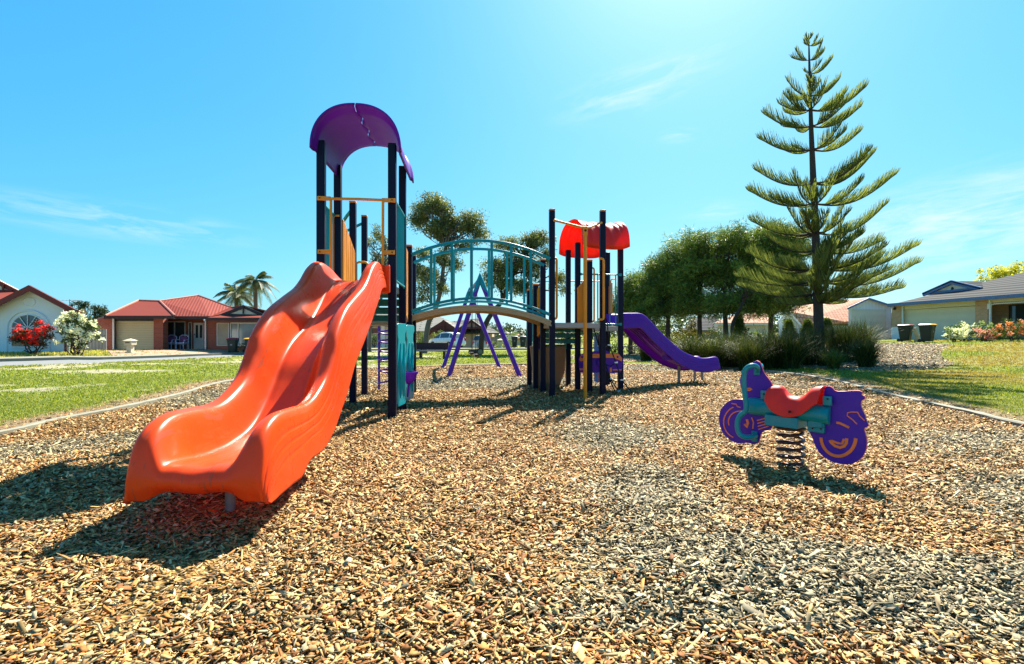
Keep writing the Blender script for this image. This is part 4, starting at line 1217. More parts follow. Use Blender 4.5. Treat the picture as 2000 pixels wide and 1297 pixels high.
tree('gum_tree', pb(939, 31), [W(941, 660, 31), W(950, 630, 31), W(965, 606, 31), W(980, 588, 31), W(1000, 540, 31), W(1020, 500, 31)],
     [W(965, 606, 31), W(980, 588, 31), W(1000, 540, 31), W(1035, 575, 31), W(1020, 500, 31)],
     [blob(985, 475, 24, 14, 31), blob(1042, 470, 30, 18, 31), blob(1060, 462, 16, 10, 31), blob(968, 520, 28, 22, 31), blob(1005, 510, 32, 24, 31), blob(1035, 520, 30, 26, 31), blob(985, 550, 30, 20, 31), blob(1020, 560, 30, 18, 31), blob(955, 545, 16, 12, 31), blob(1070, 500, 14, 22, 31), blob(1088, 545, 16, 18, 31), blob(1098, 565, 10, 10, 31)],
     EUC, 'leaning dark gum tree behind the right half of the bridge', seed=12, dens=16, crad=.46, nl=80, leaf=(.17, .05), nlimb=44, tr=.18, bark=m_bark1, shell=.6)
# sheoaks on the right
CAS = [(.03, .06, .01), (.07, .12, .018), (.18, .25, .035), (.33, .42, .08)]
cas = [(1232, 27.5, [blob(1232, 565, 26, 26, 27.5), blob(1250, 600, 30, 22, 27.5), blob(1222, 600, 20, 30, 27.5), blob(1262, 575, 26, 30, 27.5), blob(1240, 555, 24, 20, 27.5), blob(1235, 625, 24, 12, 27.5)], 'lowest small sheoak at the left end of the clump'),
       (1307, 26, [blob(1290, 520, 34, 26, 26), blob(1318, 500, 34, 28, 26), blob(1300, 560, 46, 34, 26), blob(1275, 575, 30, 34, 26), blob(1335, 560, 30, 36, 26), blob(1300, 600, 40, 24, 26), blob(1265, 612, 30, 22, 26)], 'rounded sheoak behind the purple slide'),
       (1368, 25, [blob(1360, 482, 42, 32, 25), blob(1345, 530, 44, 36, 25), blob(1385, 540, 40, 38, 25), blob(1330, 565, 30, 30, 25), blob(1362, 590, 40, 20, 25), blob(1335, 606, 24, 14, 25), blob(1398, 500, 26, 30, 25)], 'broad dark sheoak between the purple slide and the motorbike rider'),
       (1418, 24, [blob(1420, 478, 48, 34, 24), blob(1415, 530, 40, 36, 24), blob(1452, 540, 34, 36, 24), blob(1425, 585, 44, 18, 24), blob(1460, 590, 26, 16, 24), blob(1450, 480, 30, 26, 24)], 'sheoak with a forked trunk in front of the orange tiled house'),
       (1508, 24.5, [blob(1478, 476, 46, 32, 24.5), blob(1528, 476, 44, 32, 24.5), blob(1500, 530, 52, 36, 24.5), blob(1545, 530, 36, 40, 24.5), blob(1500, 575, 40, 32, 24.5), blob(1555, 480, 22, 30, 24.5), blob(1510, 450, 34, 10, 24.5), blob(1545, 575, 30, 30, 24.5), blob(1480, 600, 30, 16, 24.5)], 'dense sheoak directly left of the tall pine')]
for i, (px, Y, bl, lab) in enumerate(cas):
    bl = bl+[blob(px-22, 598, 24, 18, Y), blob(px+24, 596, 24, 18, Y)]
    top = W(px, 600, Y)
    frk = [W(px, 615, Y), W(px-10, 585, Y), W(px+16, 590, Y), W(px, 560, Y)]
    tree('sheoak', pb(px, Y), [W(px+random.uniform(-3, 3), 645, Y), W(px-2, 615, Y), W(px-4, 585, Y), W(px, 545, Y)], frk, bl, CAS, lab, group='sheoaks in the garden bed on the right',
         seed=30+i, dens=13, crad=.52, nl=165, leaf=(.24, .028), droop=.0, mat=m_leafd, nlimb=34, tr=.13, flat=.85, shell=.6)
tree('sheoak', pb(1436, 22.0), [W(1430, 640, 22.2), W(1442, 610, 22), W(1452, 590, 22)], [W(1442, 610, 22), W(1452, 590, 22)], [blob(1462, 568, 26, 14, 22)], CAS, 'leaning thin sheoak limb beside the forked sheoak', seed=60, dens=8, crad=.4, nl=60, leaf=(.2, .022), droop=0, mat=m_leafd, nlimb=8, tr=.09)

# ---------- Norfolk pine
def norfolk():
    Y = 18.0; r = np.random.default_rng(21)
    def z2(x, y, dy=0.0): return W(1430+x/1.935, 50+y/1.935, Y+dy)
    base = pb(1598, Y)
    T = thing('norfolk_pine', base, 'tall layered Norfolk Island pine standing in the garden bed', 'pine tree')
    tx = lambda y: np.interp(y, [30, 330, 670, 900, 1260], [289, 296, 310, 320, 331])
    mb = MB(); ys = [1265, 1200, 1000, 800, 600, 400, 200, 100, 30]
    rad = [.19, .165, .15, .125, .105, .075, .045, .028, .012]
    mb.tube([z2(tx(y), y) for y in ys], rad, 12); build('trunk', mb, m_bark1, T, smooth=60)
    wh = [(52, [(280, 38), (300, 36)]), (75, [(272, 58), (325, 42), (338, 62)]), (130, [(225, 128), (243, 92), (345, 100), (338, 66)]), (178, [(273, 172), (380, 124)]), (215, [(300, 190), (282, 192)]),
          (262, [(205, 209), (408, 202), (378, 236)]), (318, [(180, 298), (195, 268), (425, 256), (495, 239), (208, 252)]), (380, [(115, 339), (190, 385), (480, 310), (428, 352)]),
          (468, [(90, 436), (490, 397), (235, 462)]), (595, [(90, 541), (540, 478), (522, 508)]), (672, [(62, 622), (140, 655), (598, 570), (225, 555), (480, 590)]),
          (782, [(65, 741), (205, 690), (595, 668), (435, 662)]), (850, [(578, 812), (120, 800), (420, 740)]), (915, [(62, 858), (675, 836), (590, 862), (160, 905)]),
          (965, [(25, 948), (722, 892), (582, 925), (130, 935)]), (1010, [(30, 985), (636, 994), (560, 1005), (480, 985)]), (1045, [(180, 1050), (430, 1048)])]
    parts = []; mbb = MB()
    for wi, (ay, tips) in enumerate(wh):
        p0 = z2(tx(ay), ay)
        ext = np.mean([abs(t[0]-tx(ay)) for t in tips])/1.935*Y/1000
        br = []
        for (x, y) in tips:
            dx = (x-tx(ay))/1.935*Y/1000
            br.append(z2(x, y, 0)+Vector((0, float(r.uniform(-.12, .12))*abs(dx), 0)))
        nextra = 1 if ay < 200 else (3 if ay < 700 else 8)
        for k in range(nextra):
            a = (PI/2 if k % 2 else -PI/2)+r.uniform(-.75, .75)
            L_ = ext*r.uniform(.7, .95)
            br.append(p0+Vector((math.cos(a)*L_, math.sin(a)*L_, L_*r.uniform(.12, .3))))
        for q in br:
            d = q-p0; L_ = d.length; hd = Vector((d.x, d.y, 0)); hl = hd.length; hd.normalize(); sdv = Vector((-hd.y, hd.x, 0))
            def P(t): return p0+hd*hl*t+Vector((0, 0, d.z*t**2.0-.07*L_*math.sin(PI*min(1, t*1.05))))
            n = max(5, int(L_*5)); mbb.tube([P(i/n) for i in range(n+1)], [max(.008, .035*min(1, L_/2)*(1-i/n)+.006) for i in range(n+1)], 5, cap=False)
            ts = np.arange(.14 if L_ < 1.2 else .20, 1.0, .031/max(L_, .3))
            for t in ts:
                c = P(float(t)); fw = (P(min(1, float(t)+.03))-c).normalized()
                ln = (.40+.24*min(L_, 2.4)/2.4)*min(1, (1.04-t)/.28+.18)*min(1, (t-.1)/.15+.3)*float(r.uniform(.75, 1.15))*min(1, .45+L_/2)
                for sgn in (-1, 1):
                    s_ = float(r.uniform(.2, .6))*sgn
                    dr = (fw*.75+sdv*s_+Vector((0, 0, .55))).normalized()
                    up = (dr+Vector((0, 0, .55))).normalized()
                    a0 = c; a1 = c+dr*ln*.5; a2 = a1+up*ln*.5
                    w = .0105
                    for vv in (sdv, dr.cross(sdv).normalized()):
                        pts_ = [a0-vv*w*.6, a0+vv*w*.6, a1-vv*w, a1+vv*w, a2-vv*w*.35, a2+vv*w*.35]
                        parts.append([tuple(x) for x in pts_])
    build('branches', mbb, m_bark1, T, smooth=60)
    V = np.array(parts); N = len(V)
    F = (np.array([(0, 1, 3, 2), (2, 3, 5, 4)])[None]+(np.arange(N)*6)[:, None, None]).reshape(-1, 4)
    pal = np.array([(.08, .12, .04), (.14, .19, .06), (.20, .25, .08), (.28, .33, .12)])
    c = pal[r.integers(0, 4, N)]*r.uniform(.8, 1.2, N)[:, None]
    npmesh('needles', V.reshape(-1, 3), F, m_leaf, np.repeat(c, 6, 0), parent=T)
    print('PINE', N)
norfolk()

# ---------- grass-like clumps in the bed
LOM = [(.015, .03, .006), (.03, .05, .01), (.06, .08, .015), (.10, .12, .025)]
LOMY = [(.07, .10, .02), (.12, .15, .03), (.2, .2, .05)]
def clump(px, Y, h, sp, n, pal, lab, seed, wid=.012):
    r = np.random.default_rng(seed); b0 = pb(px, Y)
    h *= 1.22; V, F, C = blades(np.array(b0), int(n*1.3), h, sp, wid, pal, r, seg=5, brad=.22*h, curl=1.1)
    o = npmesh('strappy_clump', V, F, m_leafd if len(pal) > 3 else m_blade, C, base=b0); tag(o, lab, 'grass clump', 'strappy grass clumps in the garden bed'); return o
cl = [(1262, 21, .7, .8, 'pale strappy clump at the far left end of the bed beyond the red roofed tower'), (1322, 18.5, .95, .9, 'dark clump just right of the purple slide exit hood'), (1352, 17, 1.05, .9, 'dark strappy clump above the exit of the purple slide'), (1392, 16.4, 1.0, 1.0, 'dark strappy clump to the right of the purple slide exit'),
      (1428, 17, 1.1, .9, 'tall dark clump below the conical conifer'), (1462, 15.6, 1.0, 1.0, 'wide arching clump directly behind the motorbike handlebar'), (1502, 16.2, 1.2, .9, 'largest arching clump behind the motorbike saddle'), (1540, 15.8, 1.15, .9, 'dense clump left of the pine trunk'), (1572, 17, 1.2, .8, 'upright clump touching the pine trunk on its left')]
for i, (px, Y, h, sp, lab) in enumerate(cl): clump(px, Y, h, sp, 800, LOM, lab, 100+i)
clump(1645, 17.5, 1.25, .6, 1000, LOM, 'tall upright dark clump right of the pine trunk', 120); clump(1678, 17.8, 1.25, .7, 1000, LOM+LOMY[:1], 'tall clump with yellowish tips at the right end of the row', 121)
clump(1628, 15.2, .55, .8, 420, LOMY, 'low yellow green clump in front of the pine trunk', 122); clump(1692, 15.4, .78, .75, 800, LOM, 'low dark clump standing alone on the pale mulch', 123)
clump(1608, 16.3, .6, .8, 420, LOM, 'small dark clump at the foot of the pine', 124)

# conical conifers
def cone_shrub(px, Y, hpx, wpx, lab, seed, z0=None):
    r = np.random.default_rng(seed); b0 = pb(px, Y); h = hpx*Y/1000; rad = wpx*Y/2000
    T = thing('conical_conifer', b0, lab, 'conifer', 'conical conifers in front of the tiled house')
    mb = MB(); mb.tube([Vector(b0)-Vector((0, 0, .1)), Vector(b0)+Vector((0, 0, h*.9))], [.05, .01], 6); build('trunk', mb, m_bark1, T)
    n = 150; t = r.random(n)**.8; a = r.uniform(0, 2*PI, n); rr_ = rad*(1-t)**.7*(.6+.4*r.random(n))
    pts = np.stack([b0[0]+rr_*np.cos(a), b0[1]+rr_*np.sin(a), b0[2]+.08*h+t*h*.9], 1)
    V, F, C = leafcloud(pts, .16, 45, (.10, .035), [(.04, .07, .01), (.08, .12, .015), (.14, .18, .025)], r, foldup=.9)
    npmesh('foliage', V, F, m_leaf, C, parent=T)
cone_shrub(1443, 24, 74, 40, 'largest yellow green conical conifer left of the forked trunk gap', 1); cone_shrub(1541, 26, 56, 30, 'conical conifer below the white gable of the tiled house', 2)
cone_shrub(1577, 26, 56, 32, 'conical conifer just left of the pine trunk', 3); cone_shrub(1615, 26, 56, 32, 'conical conifer just right of the pine trunk', 4)

def shrub(name, b0, blobs, pal, lab, cat='shrub', seed=1, leaf=(.09, .05), nl=60, dens=14, crad=.22, flowers=None, group=None, nst=8, droop=0, fsz=.07, fn=0, mat=None):
    r = np.random.default_rng(seed); T = thing(name, b0, lab, cat, group)
    pts = blobpts(blobs, dens, r, .5)
    mb = MB()
    for q in pts[r.permutation(len(pts))[:nst]]: limb(mb, Vector(b0)+Vector((0, 0, -.1)), Vector(q), .035, .01, r, 1.0, 5)
    build('stems', mb, m_bark1, T, smooth=60)
    V, F, C = leafcloud(pts, crad, nl, leaf, pal, r, droop=droop); npmesh('foliage', V, F, mat or m_leaf, C, parent=T)
    if flowers:
        cen = []
        for c, (rx, ry, rz) in blobs:
            m = max(1, int(fn*(rx*rz)/sum(b[1][0]*b[1][2] for b in blobs)))
            d = unit(r, m); d[:, 1] = np.where(r.random(m) < .75, -np.abs(d[:, 1]), d[:, 1]); d[:, 2] = d[:, 2]*.9+.12
            cen.append(np.array(c)+d*np.array([rx, ry, rz])*r.uniform(.85, 1.15, m)[:, None])
        cen = np.concatenate(cen)
        V, F, C = leafcloud(cen, fsz, 16, (fsz*.9, fsz*.75), flowers, r, cvar=.12); npmesh('blossom', V, F, m_flower, C, parent=T)
    return T
GRN = [(.02, .04, .01), (.045, .08, .015), (.08, .13, .025)]
LGR = [(.08, .14, .02), (.13, .2, .03), (.2, .28, .05)]
Yl = 25.0
shrub('flowering_shrub', pb(64, Yl), [blob(62, 650, 30, 16, Yl, .7), blob(82, 640, 20, 12, Yl, .7), blob(45, 658, 22, 12, Yl, .7), blob(100, 655, 12, 6, Yl, .7), blob(70, 668, 22, 10, Yl, .7)], [(.03, .015, .008), (.06, .04, .012), (.09, .07, .02)],
      'red flowering shrub in front of the arched window', seed=5, flowers=[(.6, .01, .012), (.8, .03, .02), (.45, .005, .01)], fn=46, fsz=.11)
Yl = 25.5
shrub('flowering_shrub', pb(150, Yl), [blob(150, 640, 32, 26, Yl, .8), blob(130, 640, 20, 20, Yl, .7), blob(172, 645, 22, 22, Yl, .7), blob(150, 622, 26, 14, Yl, .7), blob(185, 660, 14, 10, Yl, .7), blob(130, 666, 18, 10, Yl, .7), blob(165, 672, 16, 8, Yl, .7)], GRN,
      'large round shrub covered in white blossom', seed=6, flowers=[(.78, .8, .66), (.85, .86, .75), (.6, .66, .5)], fn=110, fsz=.10, nst=12)
# bushes and hedges further off
def bush(px, Y, wpx, hpx, pal, lab, seed, name='bush', leaf=(.12, .07), dens=8, nl=50, cat='bush', **k):
    b0 = pb(px, Y); c = Vector(b0)+Vector((0, 0, hpx*Y/2000)); rx = wpx*Y/2000; rz = hpx*Y/2000
    return shrub(name, b0, [(tuple(c), (rx, rx*.6, rz)), (tuple(c+Vector((rx*.4, 0, rz*.2))), (rx*.5, rx*.4, rz*.8))], pal, lab, cat, seed, leaf=leaf, dens=dens, nl=nl, crad=.3, **k)
bush(732, 46, 24, 30, GRN, 'clipped dark green hedge seen under the slide tower', 71, 'hedge')
bush(820, 44, 24, 34, LGR, 'bright bushes behind the trunk of the tall gum tree', 72)
bush(856, 60, 36, 40, LGR, 'light green palm-like bush behind the white hatchback', 73)
bush(795, 50, 30, 36, GRN, 'dark bush beside the left bridge post', 74)
bush(985, 58, 50, 22, LGR, 'long pale green hedge beyond the brown wall', 75, 'hedge')
bush(1005, 50, 14, 34, LGR, 'upright leafy bush beside the distant bins', 76)
bush(1199, 30, 22, 26, LGR, 'small bright green bush beyond the red roofed tower', 77)
bush(1240, 28, 34, 30, GRN, 'low bush behind the purple slide', 78)
bush(1330, 27, 60, 46, [(.06, .05, .015), (.1, .09, .02), (.05, .07, .015)], 'olive brown shrub behind the purple slide top', 79)
bush(1478, 27, 26, 34, LGR, 'bright spiky shrub between two conical conifers', 80)
bush(1165, 40, 60, 26, GRN, 'far dark hedge seen through the right tower', 81, 'hedge')
bush(1120, 60, 70, 20, GRN, 'farthest hedge behind the beige climbing wall', 82, 'hedge')
bush(478, 34.0, 26, 26, [(.16, .10, .04), (.26, .17, .07), (.12, .11, .03)], 'dry brown bush between the two bins', 83, 'dry_bush')
bush(1255, 28, 60, 60, GRN, 'dark bush under the lowest sheoak', 84)
bush(1292, 29, 56, 66, GRN, 'dark bush behind the trunk of the rounded sheoak', 85)
bush(1388, 29, 50, 50, GRN, 'dark bush in front of the cream tiled house corner', 86)
bush(1338, 31, 60, 62, [(.06, .05, .015), (.1, .09, .02), (.05, .07, .015)], 'brownish bush in front of the distant grey roofed house', 87)
bush(1375, 19.5, 60, 46, GRN, 'rounded dark shrub behind the purple slide exit', 91)
bush(1455, 19.5, 66, 50, GRN, 'rounded dark shrub behind the motorbike handlebar', 92)
bush(1530, 20, 60, 50, GRN, 'rounded dark shrub behind the motorbike saddle', 93)
# garden flowers at the right house
Yr = 30
for i, (px, py, rx, ry, fl, lab, Yq) in enumerate([(1880, 645, 30, 16, [(.75, .8, .65), (.85, .88, .75)], 'white flowering shrub right of the yellow lidded bin', 30), (1865, 652, 22, 10, [(.75, .8, .65), (.85, .88, .75)], 'lower white flowering shrub nearest the bins', 29.3),
                                     (1925, 652, 24, 11, [(.6, .08, .15), (.75, .3, .3), (.7, .6, .45)], 'pink flowering rose bush', 28.5), (1978, 640, 28, 15, [(.8, .28, .12), (.85, .4, .22)], 'orange pink rose bush at the right edge', 27.5), (1918, 642, 16, 12, [(.3, .4, .2)], 'small green bush behind the pink roses', 29.5)]):
    k = Yq/1000; c = W(px, py, Yq); b0 = pb(px, Yq)
    shrub('rose_bush', b0, [(tuple(c), (rx*k, rx*k*.6, ry*k)), (tuple(c+Vector((rx*k*.4, 0, -ry*k*.3))), (rx*k*.6, rx*k*.4, ry*k*.7)), (tuple(c-Vector((rx*k*.45, 0, ry*k*.35))), (rx*k*.5, rx*k*.4, ry*k*.6))], GRN+LGR[:1], lab, seed=200+i, flowers=fl, fn=30, fsz=.11, nst=6, nl=50, group='flowering bushes in front of the brick house')
# yellow tree behind right house
tree('golden_tree', pb(1965, 46), [W(1965, 600, 46), W(1965, 560, 46)], [W(1965, 575, 46)], [blob(1940, 533, 24, 12, 46), blob(1975, 528, 26, 14, 46), blob(2010, 530, 30, 18, 46), blob(1965, 548, 50, 16, 46)],
     [(.25, .28, .02), (.42, .42, .03), (.6, .58, .06)], 'golden yellow tree behind the roof on the right', seed=90, dens=5, crad=.5, nl=50, leaf=(.2, .12), nlimb=12, tr=.2)
# dark conifers behind the left houses
r = np.random.default_rng(8)
for i, (px, h) in enumerate([(141, 103), (153, 105), (166, 104), (184, 98), (194, 95), (204, 96)]):
    b0 = pb(px, 58); hh = h*58/1000-.9
    T = thing('dark_conifer', b0, ['first', 'second', 'third', 'fourth', 'fifth', 'sixth'][i]+' dark conifer top from the left, showing between the two left houses', 'conifer', 'dark conifers behind the left houses')
    mb = MB(); mb.tube([Vector(b0), Vector(b0)+Vector((0, 0, hh))], [.12, .03], 6); build('trunk', mb, m_bark1, T)
    n = 60; t = r.random(n); a = r.uniform(0, 2*PI, n); q = .42*np.minimum(1, (1-t)*5+.35)
    pts = np.stack([b0[0]+q*np.cos(a), b0[1]+q*np.sin(a), b0[2]+t*hh], 1)
    V, F, C = leafcloud(pts, .28, 40, (.2, .08), [(.012, .03, .012), (.03, .055, .015), (.05, .08, .02)], r, foldup=.6); npmesh('foliage', V, F, m_leafd, C, parent=T)

# ---------- palms
def palm(px, pyc, Y, rad, nf, lab, seed, tr=.22):
    r = np.random.default_rng(seed); b0 = pb(px, Y); c = W(px-2, pyc, Y)
    T = thing('palm_tree', b0, lab, 'palm tree', 'palms behind the red roofed house' if px < 600 else None)
    mb = MB(); mb.tube([Vector(b0), Vector(b0).lerp(c, .5)+Vector((.05, 0, 0)), c], [tr*1.1, tr*.85, tr], 10); build('trunk', mb, m_bark2, T, smooth=60)
    parts = []; mbb = MB()
    for k in range(nf):
        az = 2*PI*k/nf*2.4+r.uniform(-.2, .2); el = r.uniform(-.35, 1.15); L_ = rad*r.uniform(.85, 1.1)
        d = Vector((math.cos(az), math.sin(az), 0)); s = Vector((-d.y, d.x, 0))
        def P(t): return c+d*L_*math.cos(el)*(t-.12*t*t)+Vector((0, 0, L_*(math.sin(el)*t-(.62-.15*math.sin(el))*t*t)))
        mbb.tube([P(i/8) for i in range(9)], [.03*(1-i/9)+.006 for i in range(9)], 4, cap=False)
        for t in np.linspace(.16, 1, 44):
            t = float(t); q = P(t); fw = (P(min(1, t+.02))-P(t-.02)).normalized(); ln = .2*rad*math.sin(PI*(t*.75+.2))*1.15
            for sg in (-1, 1):
                tip = q+(fw*.5+s*sg*.85+Vector((0, 0, -.35-.3*r.random()))).normalized()*ln
                w = fw*.022*rad/2
                parts.append([tuple(q-w), tuple(q+w), tuple(tip+w*.3), tuple(tip-w*.3)])
    build('frond_ribs', mbb, m_leafstem, T, smooth=60)
    V = np.array(parts); N = len(V); pal = np.array([(.04, .07, .02), (.07, .10, .03), (.12, .13, .05)])
    cc_ = pal[r.integers(0, 3, N)]*r.uniform(.8, 1.2, N)[:, None]
    npmesh('fronds', V.reshape(-1, 3), np.arange(N*4).reshape(N, 4), m_leaf, np.repeat(cc_, 4, 0), parent=T)
m_leafstem = paint('frond_rib', (.12, .14, .04), .6)
palm(500, 548, 52, 2.7, 26, 'taller palm showing above the ridge of the red roofed house', 1); palm(463, 574, 56, 3.0, 26, 'lower bushy palm left of the taller palm', 2); palm(1028, 655, 54, 1.1, 16, 'small grey green palm beyond the distant bins', 3, .1)

# ---------- lawn blades and weeds
def lawnblades():
    r = np.random.default_rng(55); parts = []
    BL = np.array([(.15, .25, .025), (.22, .33, .035), (.30, .40, .06), (.38, .42, .10), (.11, .19, .02)])
    for (y0, y1, dens, h, w) in ((4.2, 8, 900, .035, .006), (8, 13, 260, .045, .010), (13, 22, 60, .06, .018), (22, 34, 16, .08, .03)):
        n = int(dens*(y1-y0)*2*(y1+1)); x = r.uniform(-y1-1, y1+1, n); y = r.uniform(y0, y1, n)
        k = (np.abs(x) < y+.8); x = x[k]; y = y[k]
        s_ = pit_sd(x, y); k = s_ > .3+.45*r.random(len(x)); x = x[k]; y = y[k]
        k = ~poly_in(x, y, ROADP) & ~poly_in(x, y, BEDP); x = x[k]; y = y[k]
        k = r.random(len(x)) > sandmask(x, y)*.93; x = x[k]; y = y[k]
        z = HH(x, y)+.03; b0 = np.stack([x, y, z], 1); b0 = np.repeat(b0, 4, 0)
        V, F, C = blades(b0, 0, h, 1.1, w, BL, r, seg=2, brad=h*.9)
        dr = sstep(.42, .6, fbm(b0[:, 0], b0[:, 1], .25, 40))*sstep(6, 9, b0[:, 0])*.75
        dr = np.repeat(dr, 6)[:, None]; C = (C*(1-dr)+np.array([.36, .27, .09])*dr)*np.array([.78, .72, .55])
        parts.append((V, F, C))
    V, F, C = join(parts); o = npmesh('grass', V, F, m_blade, C); tag(o, 'short yellow green lawn grass round the playground', 'grass', kind='stuff'); print('GRASS', len(F))
lawnblades()
def verge():
    r = np.random.default_rng(66); n = 5200
    x = r.uniform(-34, -12, n); y = r.uniform(20, 36, n)
    k = (polyline_dist(x, y, ROADC) > 3.0) & (x < np.interp(y, ROADF[:, 1], ROADF[:, 0])) & (x > -y*1.02) & (y < 26+ (x > -16.6)*9 + (x < -20.7)*4.0+(x < -26)*3)
    k &= ~poly_in(x, y, np.array([(-28, 35), (-18.0, 35), (-18.0, 31.0), (-20.6, 26.0)], float))
    x = x[k]; y = y[k]; b0 = np.repeat(np.stack([x, y, HH(x, y)+.03], 1), 7, 0)
    V, F, C = blades(b0, 0, .17, 1.0, .03, [(.3, .3, .05), (.4, .38, .08), (.22, .27, .05), (.5, .45, .12)], r, seg=2, brad=.16)
    o = npmesh('weeds', V, F, m_blade, C); tag(o, 'rough yellow weeds along the verge before the left houses', 'weeds', kind='stuff')
verge()

# low belt of far trees round the neighbourhood
r = np.random.default_rng(404); cs = []
for k in range(900):
    a = math.radians(r.uniform(-78, 78)); R = r.uniform(105, 135); x, y = R*math.sin(a), R*math.cos(a)
    top = 2.2+2.0*float(vnoise(np.array([a*40]), np.array([0.0]))[0]); cs.append((x, y, hz(x, y)+r.uniform(0, top)))
V, F, C = leafcloud(np.array(cs), 1.5, 60, (.7, .4), [(.03, .05, .02), (.05, .08, .03), (.08, .11, .04)], r)
ft = npmesh('far_trees', V, F, m_leafd, C); tag(ft, 'low belt of far trees along the horizon', 'far trees', kind='stuff')
# ---------- buildings
m_render = paint('white_render', (.72, .74, .72), .9, .06, 1.2, bmp=.3, bscale=30, dirt=.06)
m_cream = paint('cream_render', (.66, .60, .44), .9, .08, 1.5, bmp=.2)
m_trimred = paint('dark_red_trim', (.16, .018, .012), .5, .15, 3)
m_trimdk = paint('dark_trim', (.02, .015, .016), .5, .2, 3)
m_trimbl = paint('slate_blue_trim', (.09, .15, .28), .45, .12, 3)
m_brickr = brick('red_brick', (.30, .055, .025), (.38, .09, .04), (.26, .16, .12))
m_brickt = brick('tan_brick', (.52, .27, .12), (.60, .36, .18), (.5, .42, .3))
m_roofred = ribbed('red_corrugated_roof', (.26, .055, .034), .19, rough=.6, depth=.02, dark=.72)
m_roofgrey = ribbed('grey_roof_tiles', (.07, .078, .078), .52, horiz=True, rough=.85, depth=.05, dark=.12)
m_rooftan = rooftile('brown_grey_roof_tiles', (.17, .18, .15), (.23, .23, .19), .5, 3.0, dark=.25)
m_roofor = rooftile('orange_roof_tiles', (.56, .25, .14), (.66, .34, .2), .33, .34, dark=.45)
m_rollc = ribbed('cream_roller_door', (.62, .55, .33), .12, horiz=True, rough=.6, depth=.01, dark=.82)
m_panel = ribbed('cream_garage_door', (.68, .65, .50), .52, horiz=True, rough=.6, depth=.004, dark=.95)
m_shed = ribbed('white_steel_cladding', (.82, .82, .78), .25, rough=.55, depth=.008, dark=.93)
m_glass = glass('window_glass'); m_glassb = glass('pale_window_glass', (.22, .28, .30), .1)
m_frame = paint('white_frame', (.7, .7, .66), .5, .08, 3)
m_fence = ribbed('grey_fence_sheet', (.20, .21, .22), .2, rough=.7, dark=.7)
m_fencet = ribbed('brown_fence_sheet', (.30, .22, .18), .2, rough=.7, dark=.8)

def P3(px, py, Y): return W(px, py, Y)
def panel(name, pts, th, mat, par, uv=False, bev=0, label=None):
    """upright or sloping slab: outline pts + thickness away from the camera"""
    a, b_, c_ = Vector(pts[0]), Vector(pts[1]), Vector(pts[2]); n = (b_-a).cross(c_-a).normalized()
    if n.y < 0: n = -n
    mb = MB(); mb.prism(pts, n*th); return build(name, mb, mat, par, uv=uv, bevel=bev, smooth=0, label=label)
def slab(name, pts, th, mat, par, uv=True):
    mb = MB(); mb.prism(pts, (0, 0, -th)); return build(name, mb, mat, par, uv=uv, smooth=0)
def rect(x0, y0, x1, y1, Y, Y2=None):
    Y2 = Y2 or Y; return [P3(x0, y1, Y), P3(x1, y1, Y2), P3(x1, y0, Y2), P3(x0, y0, Y)]
def frame_bars(pts, w, mat, par, name='frame', th=.05, extra=()):
    mb = MB(); n = len(pts)
    segs = [(pts[i], pts[(i+1) % n]) for i in range(n)]+list(extra)
    for k, (a, b_) in enumerate(segs): mb.bar(Vector(a)+Vector((0, -.02-.002*k, 0)), Vector(b_)+Vector((0, -.02-.002*k, 0)), th, w)
    return build(name, mb, mat, par, smooth=0)

# --- white house at the far left
Yw = 27.0
H1 = thing('white_house', gb(-27, Yw+3), 'white rendered house with dark red gable trim and an arched window', 'house')
out = [P3(-60, 698, Yw), P3(135.5, 698, Yw), P3(135.5, 607, Yw), P3(59, 567, Yw), P3(-60, 625, Yw)]
mb = MB(); mb.prism(out, (-8.6, 9, 0)); wl = build('wall', mb, m_render, H1, smooth=0)
mb = MB(); c = P3(57, 590, Yw); mb.lathe(c, [(.30, 0), (.30, .03), (.25, .045), (.24, .02), (.05, .022)], 28, Matrix.Rotation(PI/2, 3, 'X') @ Matrix.Diagonal((1.15, .85, 1)))
build('medallion', mb, m_render, wl, smooth=40)
pk = P3(59, 557, Yw-.45); e1 = P3(160, 610, Yw-.45); e0 = P3(-60, 617, Yw-.45); bk = Vector((-9.2, 10, 0))
R_ = MB()
R_.prism([pk, e1, e1+bk, pk+bk], (0, 0, -.1)); rf = build('roof', R_, m_roofred, H1, uv=True, smooth=0)
R_ = MB(); R_.prism([e0, pk, pk+bk, e0+bk], (0, 0, -.1)); build('roof', R_, m_roofred, H1, uv=True, smooth=0)
def barge(a, b_, h, mat, par, th=.06):
    a = Vector(a); b_ = Vector(b_); f = Vector((0, -.03, 0)); d = Vector((0, 0, -h))
    mb = MB(); mb.prism([a+f, b_+f, b_+f+d, a+f+d], (0, -th, 0)); return build('bargeboard', mb, mat, par, smooth=0)
barge(pk, e1, .30, m_trimred, H1); barge(e0, pk, .30, m_trimred, H1)
mb = MB(); mb.box(P3(147, 609, Yw-.35), (.75, .5, .18)); build('eave_return', mb, m_trimred, H1)
